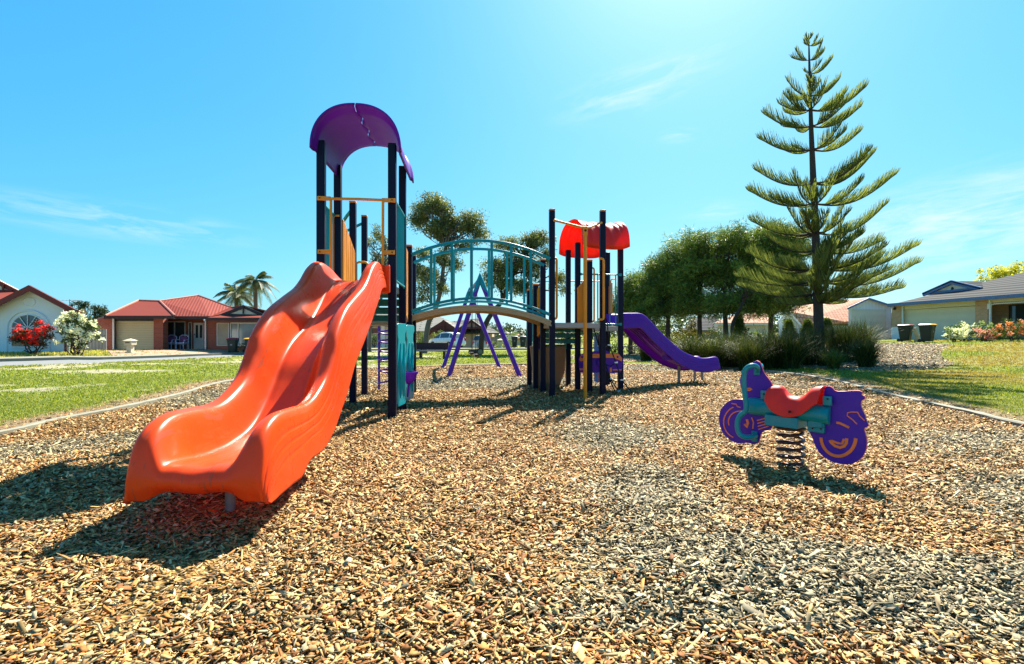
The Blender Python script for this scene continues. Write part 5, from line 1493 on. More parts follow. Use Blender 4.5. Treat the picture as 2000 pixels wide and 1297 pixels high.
# taller gable behind
g0, g1, g2 = P3(-60, 582, 31), P3(-4, 546, 31), P3(42, 570, 31)
mb = MB(); mb.prism([g0, g1, g2, g2+Vector((0, 6, 0)), g1+Vector((0, 6, 0))][:3], (0, .1, 0)); build('gable_infill', mb, m_cream, H1, smooth=0)
for a_, b_2 in ((g0, g1), (g1, g2)): barge(a_, b_2, .28, m_trimred, H1)
mb = MB(); mb.prism([g1, g2+Vector((.9, 0, -.45)), g2+Vector((-6, 7, -.45)), g1+Vector((-7, 7, 0))], (0, 0, -.08)); build('roof', mb, m_roofred, H1, uv=True, smooth=0)
mb = MB(); mb.prism([P3(-60, 569, 31.1), P3(24, 569, 31.1), P3(40, 585, 28), P3(-60, 585, 28)], (0, 0, -.08)); build('roof', mb, m_roofred, H1, uv=True, smooth=0)
mb = MB(); mb.bar(P3(-60, 568.5, 30.9), P3(24, 568.5, 30.9), .05, .14); mb.bar(P3(6, 552, 30.87), P3(6, 567, 30.87), .05, .12, up=(1, 0, 0)); build('gable_truss', mb, m_trimred, H1, smooth=0)
# arched window
c = P3(55, 641, Yw-.03); rr_ = 33*.027
arch_ = [c+Vector((rr_*math.cos(t), 0, rr_*.80*math.sin(t))) for t in [i*PI/20 for i in range(21)]]
lo = [P3(22.3, 678, Yw-.03), P3(87.3, 678, Yw-.03)]
wn = panel('window', [lo[0], lo[1]]+arch_, .02, m_glass, H1)
mb = MB()
mb.tube([lo[1]]+arch_+[lo[0]], .035, 6); mb.bar(c-Vector((rr_, .02, 0)), c+Vector((rr_, -.02, 0)), .05, .07)
for k in range(1, 6):
    t = k*PI/6; mb.bar(c-Vector((0, .03, 0)), c+Vector((rr_*math.cos(t), -.03, rr_*.8*math.sin(t))), .03, .035)
mb.bar(lo[0]-Vector((0, .02, 0)), lo[1]-Vector((0, .02, 0)), .06, .07); build('frame', mb, m_frame, wn, smooth=0)
mb = MB(); a2 = [c+Vector(((rr_+.22)*math.cos(t), 0, (rr_*.8+.22)*math.sin(t))) for t in [i*PI/20 for i in range(21)]]
mb.tube([P3(96, 686, Yw-.02)]+a2+[P3(13, 686, Yw-.02)], .05, 6); build('surround', mb, m_render, wl, smooth=50)
mb = MB(); q = P3(136, 603, 30); mb.tube([q, q+Vector((0, 0, .55))], .015, 5); mb.tube([q+Vector((-.5, 0, .5)), q+Vector((.75, 0, .47))], .012, 5)
for k in range(6): x = -.42+k*.22; mb.tube([q+Vector((x, -.2, .5-.01*k)), q+Vector((x, .2, .5-.01*k))], .009, 4)
build('roof_antenna', mb, m_trimdk, H1)
mb = MB(); mb.prism(rect(155, 643, 207, 688, 30.5), (0, .06, 0)); fo = build('steel_fence', mb, m_fence, None, uv=True, base=pb(180, 30.5), smooth=0); tag(fo, 'grey sheet fence between the white house and the red roofed house', 'fence')

# --- red roofed brick house
Yr = 34.5
H2 = thing('brick_house', gb(-21, 38), 'low red brick house with red corrugated hip roof and cream garage door', 'house')
def wallblk(name, x0, x1, y0, Yf, Yb, mat, par, y1=690):
    a, b_ = P3(x0, 0, Yf), P3(x1, 0, Yf); zt = P3(0, y0, Yf).z
    D = Yb-Yf; sl_ = (b_.x/Yf-.04) if b_.x < 0 else (a.x/Yf+.04)
    if D < 1: sl_ = 0
    mb = MB(); mb.prism([Vector((a.x, Yf, -.4)), Vector((b_.x, Yf, -.4)), Vector((b_.x, Yf, zt)), Vector((a.x, Yf, zt))], (sl_*D, D, 0)); return build(name, mb, mat, par, uv=True, smooth=0)
wallblk('pier', 199, 219.5, 621, Yr, Yr+.5, m_brickr, H2); wallblk('pier', 300, 318.5, 621, Yr, Yr+.5, m_brickr, H2)
wallblk('wall', 190, 325, 622, Yr+.5, Yr+8, m_brickr, H2)
panel('garage_door', rect(219, 627, 300.5, 686, Yr+.35), .06, m_rollc, H2, uv=True)
mb = MB(); mb.box((P3(260, 0, Yr).x, Yr+.2, P3(0, 624, Yr).z), (2.95, .35, .2)); build('lintel', mb, m_trimdk, H2)
wallblk('wall', 325.5, 398, 621, 37.0, 42, m_brickr, H2)
wallblk('wall', 397.5, 575, 626, 35.6, 43.5, m_brickr, H2)
def window(x0, y0, x1, y1, Y, par, mat=None, mull=(), fmat=None, fw=.07, name='window'):
    pts = rect(x0, y0, x1, y1, Y-.03); w = panel(name, pts, .02, mat or m_glass, par)
    ex = [(P3(mx, y0, Y-.03), P3(mx, y1, Y-.03)) for mx in mull]
    frame_bars(pts, fw, fmat or m_frame, w, extra=ex); return w
window(322, 628.5, 362, 672, 37.0, H2, mull=(341.5,)); window(369, 630, 374.5, 682, 37.0, H2, fw=.05)
window(424.5, 631, 447, 675, 35.6, H2, mat=paint('printed_blind', (.42, .34, .24), .7, .35, 1.5), fw=.03)
window(451, 631, 509, 675, 35.6, H2, mat=m_glassb, mull=(466,)); window(524, 634, 560, 675, 35.6, H2, mat=m_glassb)
dr = panel('door', rect(378, 630.5, 398, 684.5, 36.97), .03, m_frame, H2)
for x in (382.5, 390.5):
    mb = MB(); mb.prism(rect(x, 635, x+4.2, 660, 36.94), (0, -.02, 0)); build('pane', mb, m_glass, dr)
mb = MB(); mb.ball(P3(380, 653, 36.9), .045, 8, 5); build('handle', mb, m_bolt, dr)
# roof faces
ev = 2.42
def E(px, Y, z=ev): return Vector(((px-1000)/1000*Y, Y, z))
A1, A2 = E(206, 34.0), E(341, 34.0); RA, RB = P3(271, 587, 37.8), P3(312, 588.5, 37.8); AL = E(186, 42)
mb = MB(); mb.prism([A1, A2, RB, RA], (0, 0, -.1)); build('roof', mb, m_roofred, H2, uv=True, smooth=0)
mb = MB(); mb.prism([AL, A1, RA], (0, 0, -.1)); mb.prism([AL, RA, RB, E(300, 44)], (0, 0, -.1)); build('roof', mb, m_roofred, H2, uv=True, smooth=0)
M_ = P3(387, 577.5, 41.0); B1, B2 = E(337, 34.8), E(411, 34.9); V1 = P3(449, 600, 39.2)
mb = MB(); mb.prism([B1, B2, V1, M_, RB], (0, 0, -.1)); build('roof', mb, m_roofred, H2, uv=True, smooth=0)
M2 = P3(352, 589, 45.5)
mb = MB(); mb.prism([RB, M_, M2], (0, 0, -.1)); mb.prism([M2, M_, V1, E(560, 47)], (0, 0, -.1)); build('roof', mb, m_roofred, H2, uv=True, smooth=0)
C1, C2 = E(404, 34.2, 2.30), E(590, 34.2, 2.30); GP = P3(477, 596, 35.2); GL, GR = P3(435, 612.5, 35.2), P3(518, 615, 35.2)
mb = MB(); mb.prism([C1, GL, GP, P3(470, 598, 38), V1, E(411, 36.5, 2.45)], (0, 0, -.1)); build('roof', mb, m_roofred, H2, uv=True, smooth=0)
mb = MB(); mb.prism([C1, C2, P3(575, 617, 35.6), GR+Vector((.05, .3, -.06)), GL+Vector((0, .3, -.02))], (0, 0, -.1)); build('roof', mb, m_roofred, H2, uv=True, smooth=0)
mb = MB(); mb.prism([GP, E(560, 35.4, 2.5), E(575, 43, 2.5), V1], (0, 0, -.1)); build('roof', mb, m_roofred, H2, uv=True, smooth=0)
gi = panel('gable_infill', [GL, GR, GP], .05, m_cream, H2)
barge(GL, GP, .22, m_trimdk, H2); barge(GP, GR, .22, m_trimdk, H2); barge(GL, GR, .16, m_trimdk, H2, .05)
mb = MB(); mb.bar(GP+Vector((0, -.12, 0)), GP+Vector((0, -.12, -.6)), .05, .1, up=(1, 0, 0)); build('gable_truss', mb, m_trimdk, H2)
mb = MB()
for a_, b_2 in ((A1, A2), (B1, B2), (C1, C2), (AL, A1)): mb.bar(Vector(a_)-Vector((0, .06, .1)), Vector(b_2)-Vector((0, .06, .1)), .1, .2)
build('gutter', mb, m_trimdk, H2, smooth=0)
mb = MB(); m_ridge = paint('faded_ridge', (.42, .16, .1), .5)
for a_, b_2 in ((A1, RA), (RA, RB), (RB, M_), (M_, V1), (A2, RB)): mb.tube([Vector(a_)+Vector((0, 0, .02)), Vector(b_2)+Vector((0, 0, .02))], .07, 6)
build('ridge_capping', mb, m_ridge, H2)
# porch chairs
m_wick = paint('pale_wicker', (.42, .45, .62), .7, .2, 20); m_cush = paint('mauve_cushion', (.16, .06, .16), .8, .2, 8)
def porch_chair():
    T = thing('wicker_chair', (0, 0, 0), 'left of the two pale wicker chairs on the porch', 'chair', 'wicker chairs on the porch')
    mb = MB(); mb.box((0, 0, .42), (.56, .5, .08)); build('seat', mb, m_wick, T, bevel=.01)
    mb = MB(); mb.tube([(-.28, .24, .4), (-.31, .26, .85), (-.15, .28, .97), (.15, .28, .97), (.31, .26, .85), (.28, .24, .4)], .035, 8)
    mb.tube([(-.30, .2, .66), (-.3, -.2, .64), (-.28, -.24, .4)], .03, 8); mb.tube([(.30, .2, .66), (.3, -.2, .64), (.28, -.24, .4)], .03, 8); build('backrest', mb, m_wick, T)
    mb = MB(); mb.box((0, .18, .68), (.46, .08, .42)); build('cushion', mb, m_cush, T, bevel=.02)
    for x in (-.25, .25):
        for y in (-.22, .22):
            mb = MB(); mb.tube([(x, y, 0), (x, y, .4)], .03, 6); build('leg', mb, m_wick, T)
    return T
ch1 = porch_chair(); gz = hz(-24, 35.5)+.05; ch1.location = (P3(331.5, 0, 35.6).x, 35.6, gz)
copy_tree(ch1, loc=(P3(355, 0, 35.6).x, 35.6, gz), label='right of the two pale wicker chairs, nearer the white front door')
# wheelie bins
m_bin = paint('dark_green_bin', (.012, .025, .02), .45, .2, 6, dirt=.05)
def bin_(lidc, nm):
    T = thing('wheelie_bin', (0, 0, 0), 'x', 'bin', nm)
    rows = []
    mb = MB()
    for z, w, d in ((.06, .40, .46), (.5, .46, .56), (.92, .54, .66), (.94, .58, .70), (.98, .58, .70)):
        rows.append([Vector((x*w/2, y*d/2, z)) for x, y in ((-1, -.85), (-.85, -1), (.85, -1), (1, -.85), (1, .85), (.85, 1), (-.85, 1), (-1, .85))])
    ids = mb.grid(rows, True); mb.face(ids[0][::-1]); mb.face(ids[-1]); build('body', mb, m_bin, T, smooth=30)
    mb = MB(); rows = []
    for z, w, d in ((.985, .60, .74), (1.02, .60, .74), (1.06, .5, .62), (1.075, .3, .4)):
        rows.append([Vector((x*w/2, y*d/2-.01, z)) for x, y in ((-1, -.85), (-.85, -1), (.85, -1), (1, -.85), (1, .85), (.85, 1), (-.85, 1), (-1, .85))])
    ids = mb.grid(rows, True); mb.face(ids[0][::-1]); mb.face(ids[-1]); build('lid', mb, lidc, T, smooth=30)
    for s in (-1, 1):
        mb = MB(); mb.tube([(s*.22, .27, .1), (s*.27, .27, .1)], .1, 16); build('wheel', mb, m_rub, T)
    mb = MB(); mb.tube([(-.25, .36, .97), (-.25, .42, 1.0), (.25, .42, 1.0), (.25, .36, .97)], .018, 6); build('handle', mb, m_bin, T)
    mb = MB(); mb.box((0, -.302, .62), (.12, .012, .10)); build('sticker', mb, m_galv, T, bevel=.02)
    return T
m_lidr = paint('maroon_lid', (.22, .02, .03), .45); m_lidy = paint('yellow_lid', (.75, .36, .02), .45); m_lidg = paint('green_lid', (.03, .06, .05), .45)
def putbin(b, px, Y, rz, lab, zo=.04): x = (px-1000)/1000*Y; b.location = (x, Y, hz(x, Y)+zo); b.rotation_euler[2] = rz; b['label'] = lab
b1 = bin_(m_lidr, 'wheelie bins'); putbin(b1, 1768.5, 31.5, .6, 'maroon lidded wheelie bin in front of the white shed')
b2 = bin_(m_lidy, 'wheelie bins'); putbin(b2, 1811, 29.6, .5, 'yellow lidded wheelie bin in front of the double garage door')
b3 = bin_(m_lidr, 'wheelie bins'); putbin(b3, 454.5, 33.2, .2, 'maroon lidded wheelie bin left of the dry brown bush')
b4 = bin_(m_lidy, 'wheelie bins'); putbin(b4, 489, 32.4, .2, 'yellow lidded wheelie bin partly hidden by the orange slide')
b5 = bin_(m_lidg, 'wheelie bins'); putbin(b5, 1005, 46, 0, 'distant dark bin left of the small palm'); b6 = copy_tree(b5); putbin(b6, 1021, 46, 0, 'distant dark bin directly below the small palm')
# letterboxes
def letterbox(px, Y, h, w, lab, mat, zo=.03):
    x = (px-1000)/1000*Y; T = thing('letterbox', (x, Y, hz(x, Y)+zo), lab, 'letterbox')
    B = T.location
    mb = MB(); mb.box(B+Vector((0, 0, h*.28)), (w*.62, w*.62, h*.58)); mb.box(B+Vector((0, 0, .02)), (w*.85, w*.85, .1)); build('pillar', mb, mat, T, bevel=.01)
    mb = MB(); mb.box(B+Vector((0, 0, h*.71)), (w, w, h*.30)); build('box', mb, mat, T, bevel=.01)
    mb = MB(); z = h*.86; q = w*.62
    ids = [mb.vert(B+Vector(p)) for p in ((-q, -q, z), (q, -q, z), (q, q, z), (-q, q, z), (0, 0, h))]
    for f in ((0, 1, 4), (1, 2, 4), (2, 3, 4), (3, 0, 4), (3, 2, 1, 0)): mb.face([ids[k] for k in f])
    build('cap', mb, mat, T, smooth=0)
    mb = MB(); mb.box(B+Vector((0, -w*.51, h*.72)), (w*.6, .02, .05)); build('slot', mb, m_bolt, T)
m_lbx = paint('cream_letterbox', (.55, .50, .36), .8, .15, 8, dirt=.2)
letterbox(254.5, 28.8, .82, .42, 'cream letterbox pillar in front of the cream garage door', m_lbx)
letterbox(977, 47, .85, .5, 'distant cream letterbox pillar left of the leafy bush', m_lbx)
x, y = P3(1790, 0, 31).x, 31.0
T = thing('driftwood_post', (x, y, hz(x, y)+.03), 'pale forked driftwood stump standing between the two bins', 'wooden post'); B = T.location
mb = MB(); mb.tube([B, B+Vector((.03, 0, .35)), B+Vector((-.06, 0, .6)), B+Vector((-.1, 0, .85))], [.13, .10, .11, .06], 8); mb.tube([B+Vector((-.05, 0, .6)), B+Vector((-.25, 0, .72))], [.07, .05], 6); build('stump', mb, paint('driftwood', (.55, .40, .22), .9, .3, 8, bmp=.8, bscale=20), T)
mb = MB(); mb.tube([B+Vector((.03, 0, .3)), B+Vector((.2, 0, .42))], [.06, .04], 6); build('branch', mb, paint('pale_driftwood', (.5, .38, .22), .9, .3, 8), T)

# --- right hand brick house along the sight depth
Fd = Vector((.95, -9.2, 0)).normalized(); F0 = Vector((28.5, 38.6, 0))
def RH(px, py, off=0.0): return HIT(px, py, (F0.x+off*Fd.y, F0.y-off*Fd.x), (Fd.x, Fd.y))   # off<0 is further away (towards +x)
inn = Vector((-Fd.y, Fd.x, 0))     # into the house
H3 = thing('brick_house', gb(33, 33), 'tan brick house with grey tiled roof, slate blue trim and cream double garage door', 'house')
def rwall(name, p0, p1, ytop, mat, off=0.0, th=.3, zb=.2):
    a = RH(p0, 600, off); b_ = RH(p1, 600, off); zt = ytop
    pts = [Vector((a.x, a.y, zb)), Vector((b_.x, b_.y, zb)), Vector((b_.x, b_.y, zt)), Vector((a.x, a.y, zt))]
    mb = MB(); mb.prism(pts, inn*th); return build(name, mb, mat, H3, uv=True, smooth=0)
ez = 3.33
rwall('pier', 1741.5, 1760, ez, m_brickt); rwall('pier', 1905, 1929, ez, m_brickt); rwall('wall', 1929, 2120, ez, m_brickt, -1.6)
rwall('wall', 1741.5, 2120, ez, m_brickt, -2.0)
gd = rwall('garage_door', 1760.2, 1904.8, 2.98, m_panel, -.25, .06); rwall('lintel', 1760.2, 1904.8, ez, m_cream, -.05, .15, 3.0)
rwall('base_render', 1741.2, 1760.2, 1.75, m_render, .012, .28); rwall('base_render', 1904.8, 1929.3, 1.75, m_render, .012, .28)
rwall('porch_beam', 1929, 2120, ez, m_cream, -.02, .1, 3.1)
w = rwall('window', 1970, 2100, 3.0, m_glass, -1.56, .03, 1.9); 
mb = MB()
for k in range(46):
    t = k/45; a_ = RH(1929+t*100, 600, .02); mb.box((a_.x, a_.y, 3.06-.09*(1 if k % 2 else .6)*.5-(.28*max(0, 1-t*7)**2)), (.02, .06, .08))
a_ = RH(1930, 600, .03); mb.box((a_.x, a_.y, 2.9), (.03, .1, .34)); build('lace_trim', mb, m_frame, H3, smooth=0)
Ea, Eb = RH(1735, 597, .5), RH(2150, 597, .5); Ea.z = Eb.z = 3.38
mb = MB(); mb.bar(Ea, Eb, .12, .22); eb = Ea+inn*12; mb.bar(Ea, eb, .12, .22); build('fascia', mb, m_trimbl, H3, smooth=0)
up = 1.95
Ra = Ea+inn*5.2+Vector((.9, -4.6, up)); Rb = Eb+inn*5.2+Vector((0, 0, up))
mb = MB(); mb.prism([Ea, Eb, Rb, Ra], (0, 0, -.1)); build('roof', mb, m_roofgrey, H3, uv=True, smooth=0)
mb = MB(); mb.prism([eb, Ea, Ra], (0, 0, -.1)); mb.prism([eb, Ra, Rb, Eb+inn*11], (0, 0, -.1)); build('roof', mb, m_roofgrey, H3, uv=True, smooth=0)
# gablet with vent
def RG(px, py, off): return RH(px, py, off)
g_l, g_p, g_r = RG(1806, 575.5, -1.7), RG(1862, 551, -1.7), RG(1920, 565, -1.7)
zz = min(g_l.z, g_r.z); 
mb = MB(); mb.prism([g_l, g_r, g_p], inn*.08); gi = build('gable_infill', mb, m_cream, H3, smooth=0)
mb = MB()
for a_, b_2 in ((g_l, g_p), (g_p, g_r)): mb.bar(a_-inn*.12, b_2-inn*.12, .14, .26)
mb.bar(g_l-inn*.06+Vector((0, 0, .05)), g_r-inn*.06+Vector((0, 0, .05)), .08, .22); build('bargeboard', mb, m_trimbl, H3, smooth=0)
mb = MB(); bk2 = inn*3.2
mb.prism([g_l-inn*.2, g_p-inn*.2, g_p+bk2, g_l+bk2*.6], (0, 0, .08)); mb.prism([g_p-inn*.2, g_r-inn*.2, g_r+bk2*.6, g_p+bk2], (0, 0, .08)); build('roof', mb, m_roofgrey, H3, uv=True, smooth=0)
mb = MB(); c = (g_l+g_r+g_p)/3-inn*.03; mb.ball(c+Vector((0, 0, .02)), (.05, .1, .1), 10, 6); build('vent', mb, m_trimdk, H3)
mb = MB(); q = RH(1747, 603, .06); mb.ball(q, .1, 8, 6); mb.box(q+Vector((.08, 0, .08)), (.12, .06, .06)); build('wall_lamp', mb, m_trimdk, H3)
# shed
SH = thing('garage_shed', gb(29.5, 43), 'white steel shed with slate blue edged gable beside the tan brick house', 'shed')
Ys = 40.5
out = [P3(1657, 672, Ys), P3(1741, 672, Ys), P3(1741, 598, Ys), P3(1696, 583.5, Ys), P3(1657, 601, Ys)]
mb = MB(); mb.prism(out, (4.2, 6, 0)); build('wall', mb, m_shed, SH, uv=True, smooth=0)
panel('door', rect(1664, 604.5, 1731, 668, Ys-.06, Ys-.06), .03, m_panel, SH, uv=True)
a_, b_2, c_2 = P3(1654.5, 601, Ys-.2), P3(1696, 581.5, Ys-.2), P3(1744, 597, Ys-.2); bk = Vector((4.6, 6.5, 0))
mb = MB(); mb.prism([a_, b_2, b_2+bk, a_+bk], (0, 0, -.06)); mb.prism([b_2, c_2, c_2+bk, b_2+bk], (0, 0, -.06)); build('roof', mb, ribbed('pale_steel_roof', (.6, .62, .62), .2, rough=.35, dark=.8), SH, uv=True, smooth=0)
for p_, q_ in ((a_, b_2), (b_2, c_2)): barge(p_, q_, .14, m_trimbl, SH)

# --- orange tiled house
H4 = thing('tiled_house', gb(26, 46), 'cream house with orange terracotta tiled roofs behind the pine', 'house')
Yo = 44.0
def blk(name, x0, x1, ytop, Yf, dep, mat, par): return wallblk(name, x0, x1, ytop, Yf, Yf+dep, mat, par)
blk('wall', 1402, 1500, 630, Yo, 7, m_cream, H4); blk('wall', 1553, 1662, 627, Yo+1.5, 7, m_brickt, H4)
hx = [P3(1394, 631.5, Yo-.5), P3(1512, 631.5, Yo-.5), P3(1478, 599, Yo+4), P3(1500, 599, Yo+6)]
mb = MB(); mb.prism([hx[0], hx[1], hx[3], hx[2]], (0, 0, -.12)); mb.prism([hx[0], hx[2], P3(1400, 628, Yo+9)], (0, 0, -.12)); build('roof', mb, m_roofor, H4, uv=True, smooth=0)
gl, gp_, gr = P3(1520, 640, Yo-.6), P3(1538, 605, Yo-.6), P3(1572, 642, Yo-.6)
mb = MB(); mb.prism([P3(1521, 668, Yo-.3), P3(1570, 668, Yo-.3), P3(1570, 640, Yo-.3), P3(1539, 608, Yo-.3), P3(1521, 626, Yo-.3)], (3.4, 6, 0)); build('gable_wall', mb, m_render, H4, smooth=0)
window(1529, 622, 1536, 640, Yo-.3, H4, fw=.05)
barge(gp_, gr, .22, m_frame, H4); barge(P3(1518, 628, Yo-.6), gp_, .22, m_frame, H4)
mb = MB(); mb.prism([P3(1538, 605, Yo-.5), P3(1566, 629, Yo-.7), P3(1668, 628, Yo+.8), P3(1690, 583, Yo+6), P3(1570, 588, Yo+6), P3(1543, 606, Yo+2)], (0, 0, -.12)); build('roof', mb, m_roofor, H4, uv=True, smooth=0)
mb = MB(); mb.bar(P3(1560, 630, Yo+.6), P3(1668, 629.5, Yo+.7), .1, .2); mb.bar(P3(1394, 632.5, Yo-.55), P3(1512, 632.5, Yo-.55), .1, .2); build('gutter', mb, m_cream, H4, smooth=0)
mb = MB(); mb.prism(rect(1620, 636, 1662, 662, 39), (0, .08, 0)); fo = build('steel_fence', mb, paint('cream_fence', (.5, .47, .36), .7), None, base=pb(1640, 39), smooth=0); tag(fo, 'low cream fence between the pine and the white shed', 'fence')
# small grey roofed house further off
H5 = thing('distant_house', gb(26, 66), 'distant house with a ribbed grey roof between the sheoak trunks', 'house')
blk('wall', 1345, 1405, 645, 66, 8, m_brickt, H5)
mb = MB(); mb.prism([P3(1332, 645, 65.5), P3(1408, 645, 65.5), P3(1402, 617, 70), P3(1355, 620, 70)], (0, 0, -.15)); mb.prism([P3(1332, 645, 65.5), P3(1355, 620, 70), P3(1340, 640, 76)], (0, 0, -.15)); build('roof', mb, m_roofgrey, H5, uv=True, smooth=0)

# --- centre house with dark trusses
H6 = thing('truss_house', gb(-8, 74), 'beige house with brown tiled roof and dark timber gables seen under the bridge', 'house')
Yc = 72.0
m_timber = paint('dark_timber', (.07, .02, .018), .7, .2, 4); m_wallp = paint('peach_render', (.50, .36, .26), .9, .08, 2)
def cw(name, x0, x1, y0, Yf, dep, mat): 
    a, b_ = P3(x0, 0, Yf), P3(x1, 0, Yf); zt = P3(0, y0, Yf).z; mb = MB(); mb.box(((a.x+b_.x)/2, Yf+dep/2, (zt-1.2)/2), (b_.x-a.x, dep, zt+1.2)); return build(name, mb, mat, H6, uv=True, smooth=0)
cw('wall', 903, 961, 648, Yc, 9, m_wallp); cw('wall', 700, 902, 645, Yc+1, 9, m_wallp)
for pts in ([P3(905, 649, Yc-1), P3(975, 650, Yc-1), P3(932, 622, Yc+4), P3(912, 624, Yc+4), P3(880, 628, Yc+4)],
            [P3(690, 645, Yc-1), P3(905, 648, Yc-1), P3(882, 628, Yc+4), P3(858, 618, Yc+6), P3(770, 612, Yc+6), P3(720, 618, Yc+5)]):
    mb = MB(); mb.prism(pts, (0, 0, -.2)); build('roof', mb, m_rooftan, H6, uv=True, smooth=0)
for (l, p_, r_, hgt) in (((897, 641), (921, 624), (945, 641), .35), ((838, 644), (867, 625), (907, 652), .75)):
    L1, P1, R1 = P3(*l, Yc-2), P3(*p_, Yc-2), P3(*r_, Yc-2)
    panel('gable_infill', [L1, R1, P1], .1, m_timber if hgt > .5 else paint('pinkish_gable', (.3, .2, .18), .8), H6)
    for a_, b_2 in ((L1, P1), (P1, R1)): barge(a_, b_2, hgt, m_timber, H6, .1)
    mb = MB(); mb.bar(L1-Vector((0, .3, 0)), R1-Vector((0, .3, 0)), .1, .25); mb.bar(P1-Vector((0, .3, 0)), Vector((P1.x, P1.y-.3, L1.z)), .1, .2, up=(1, 0, 0)); build('truss', mb, m_timber, H6, smooth=0)
    mb = MB(); mb.prism([L1-Vector((.3, 0, .1)), P1, P1+Vector((0, 6, 0)), L1+Vector((0, 3, 0))], (0, 0, -.1)); mb.prism([P1, R1, R1+Vector((0, 3, 0)), P1+Vector((0, 6, 0))], (0, 0, -.1)); build('roof', mb, m_rooftan, H6, uv=True, smooth=0)
mb = MB(); mb.prism(rect(959, 658, 978, 684, 62), (0, .1, 0)); fo = build('sheet_fence', mb, m_fencet, None, uv=True, base=pb(966, 62), smooth=0); tag(fo, 'brown sheet fence right of the beige house under the bridge', 'fence')
H7 = thing('porch_house', gb(-15, 56), 'pale house with square posts seen under the slide tower', 'house')
a_, b_2 = P3(690, 0, 54), P3(778, 0, 54)
mb = MB(); mb.box(((a_.x+b_2.x)/2, 57, .9), (b_2.x-a_.x, 6, 3.6)); build('wall', mb, m_cream, H7)
for px in (712, 722, 748):
    mb = MB(); mb.box((P3(px, 0, 53.6).x, 53.6, .8), (.3, .3, 3.4)); build('porch_post', mb, m_frame, H7)
window(725, 640, 742, 652, 53.9, H7, fw=.08)
mb = MB(); mb.prism([P3(684, 633, 53), P3(785, 633, 53), P3(770, 612, 57), P3(700, 612, 57)], (0, 0, -.1)); build('roof', mb, m_rooftan, H7, uv=True, smooth=0)
H8 = thing('distant_house', gb(2, 90), 'distant low house with an orange roof beyond the bins', 'house')
mb = MB(); mb.box((1.7, 92, .2), (5, 4, 2.2)); build('wall', mb, m_cream, H8)
mb = MB(); mb.prism([P3(1000, 660, 89), P3(1042, 661, 89), P3(1036, 653, 93), P3(1006, 652, 93)], (0, 0, -.2)); build('roof', mb, m_roofor, H8, uv=True, smooth=0)

# ---------- cars
m_tyre = paint('tyre', (.015, .015, .015), .8); m_rim = paint('alloy_rim', (.4, .4, .42), .3, metal=.8); m_tail = paint('red_tail_light', (.5, .01, .01), .25)
def car(name, lab, col, L_, Wd, H_, prof, loc, rz):
    T = thing(name, (0, 0, 0), lab, 'car'); mcol = paint(name+'_paint', col, .28, .05, 2, coat=.6, metal=.2)
    # prof: list of (x, belt z, roof z or None)
    mb = MB(); rows = []
    for x, zb, zr in prof:
        w = Wd/2*(1-.12*(abs(x)/(L_/2))**4)
        rows.append([Vector((x, s*w*k, z)) for s, k, z in ((-1, .93, .22), (-1, 1, .45), (-1, 1, zb-.12), (-1, .94, zb), (0, .0, zb+.03), (1, .94, zb), (1, 1, zb-.12), (1, 1, .45), (1, .93, .22))])
    ids = mb.grid(rows, True); mb.face(ids[0][::-1]); mb.face(ids[-1]); build('body', mb, mcol, T, smooth=45)
    rows = []; rr = []
    for x, zb, zr in prof:
        if zr is None: continue
        w = Wd/2
        rows.append([Vector((x, -w*.92, zb-.02)), Vector((x, -w*(.92-.24*(zr-zb)/.55), zr-.03)), Vector((x, w*(.92-.24*(zr-zb)/.55), zr-.03)), Vector((x, w*.92, zb-.02))])
        if zr-zb > .3: rr.append([Vector((x, -w*.72, zr-.05)), Vector((x, -w*.66, zr)), Vector((x, 0, zr+.02)), Vector((x, w*.66, zr)), Vector((x, w*.72, zr-.05))])
    mb = MB(); mb.grid(rows, True); mb.face([mb.vert(p) for p in rows[0]][::-1]); mb.face([mb.vert(p) for p in rows[-1]]); gl_ = build('windows', mb, m_glass, T, smooth=30)
    mb = MB(); mb.grid(rr)
    build('roof', mb, mcol, T, smooth=45, solid=.04)
    mb = MB()
    for s in (-1, 1):
        for fx in (.05, .42, .78):
            i = int(fx*(len(rows)-1)); a_ = rows[i][0 if s < 0 else 3]; b_ = rows[i][1 if s < 0 else 2]; mb.bar(a_+Vector((0, s*.012, 0)), b_+Vector((0, s*.012, 0)), .03, .07, up=(1, 0, 0))
    build('pillars', mb, mcol, gl_, smooth=0)
    for sx in (-.31, .30):
        for s in (-1, 1):
            mb = MB(); c = Vector((sx*L_, s*(Wd/2-.08), .31)); mb.tube([c-Vector((0, .1, 0)), c+Vector((0, .1, 0))], .31, 20); wh = build('wheel', mb, m_tyre, T)
            mb = MB(); mb.tube([c+Vector((0, s*.09, 0)), c+Vector((0, s*.108, 0))], .2, 14); build('rim', mb, m_rim, wh)
    for s in (-1, 1):
        mb = MB(); mb.box((L_/2-.06, s*Wd*.41, .85), (.14, .2, .34)); build('tail_light', mb, m_tail, T, bevel=.02)
    mb = MB(); mb.box((L_/2-.005, 0, .62), (.03, .5, .12)); build('number_plate', mb, m_white, T)
    mb = MB(); mb.box((L_/2-.02, 0, .42), (.1, Wd*.9, .16)); build('bumper', mb, mcol, T, bevel=.03)
    T.location = loc; T.rotation_euler[2] = rz; return T
hp = [(-1.98, .62, None), (-1.9, .78, None), (-1.4, .9, None), (-1.1, .93, .94), (-.55, .95, 1.36), (-.2, .97, 1.50), (.5, .99, 1.53), (1.2, 1.0, 1.48), (1.6, 1.0, 1.34), (1.88, .98, 1.02), (1.96, .8, None)]
x = P3(873, 0, 52).x; car('hatchback', 'white hatchback parked behind the swing set', (.72, .76, .8), 3.95, 1.72, 1.53, hp, (x, 52, hz(x, 52)+.02+.12), -.72)
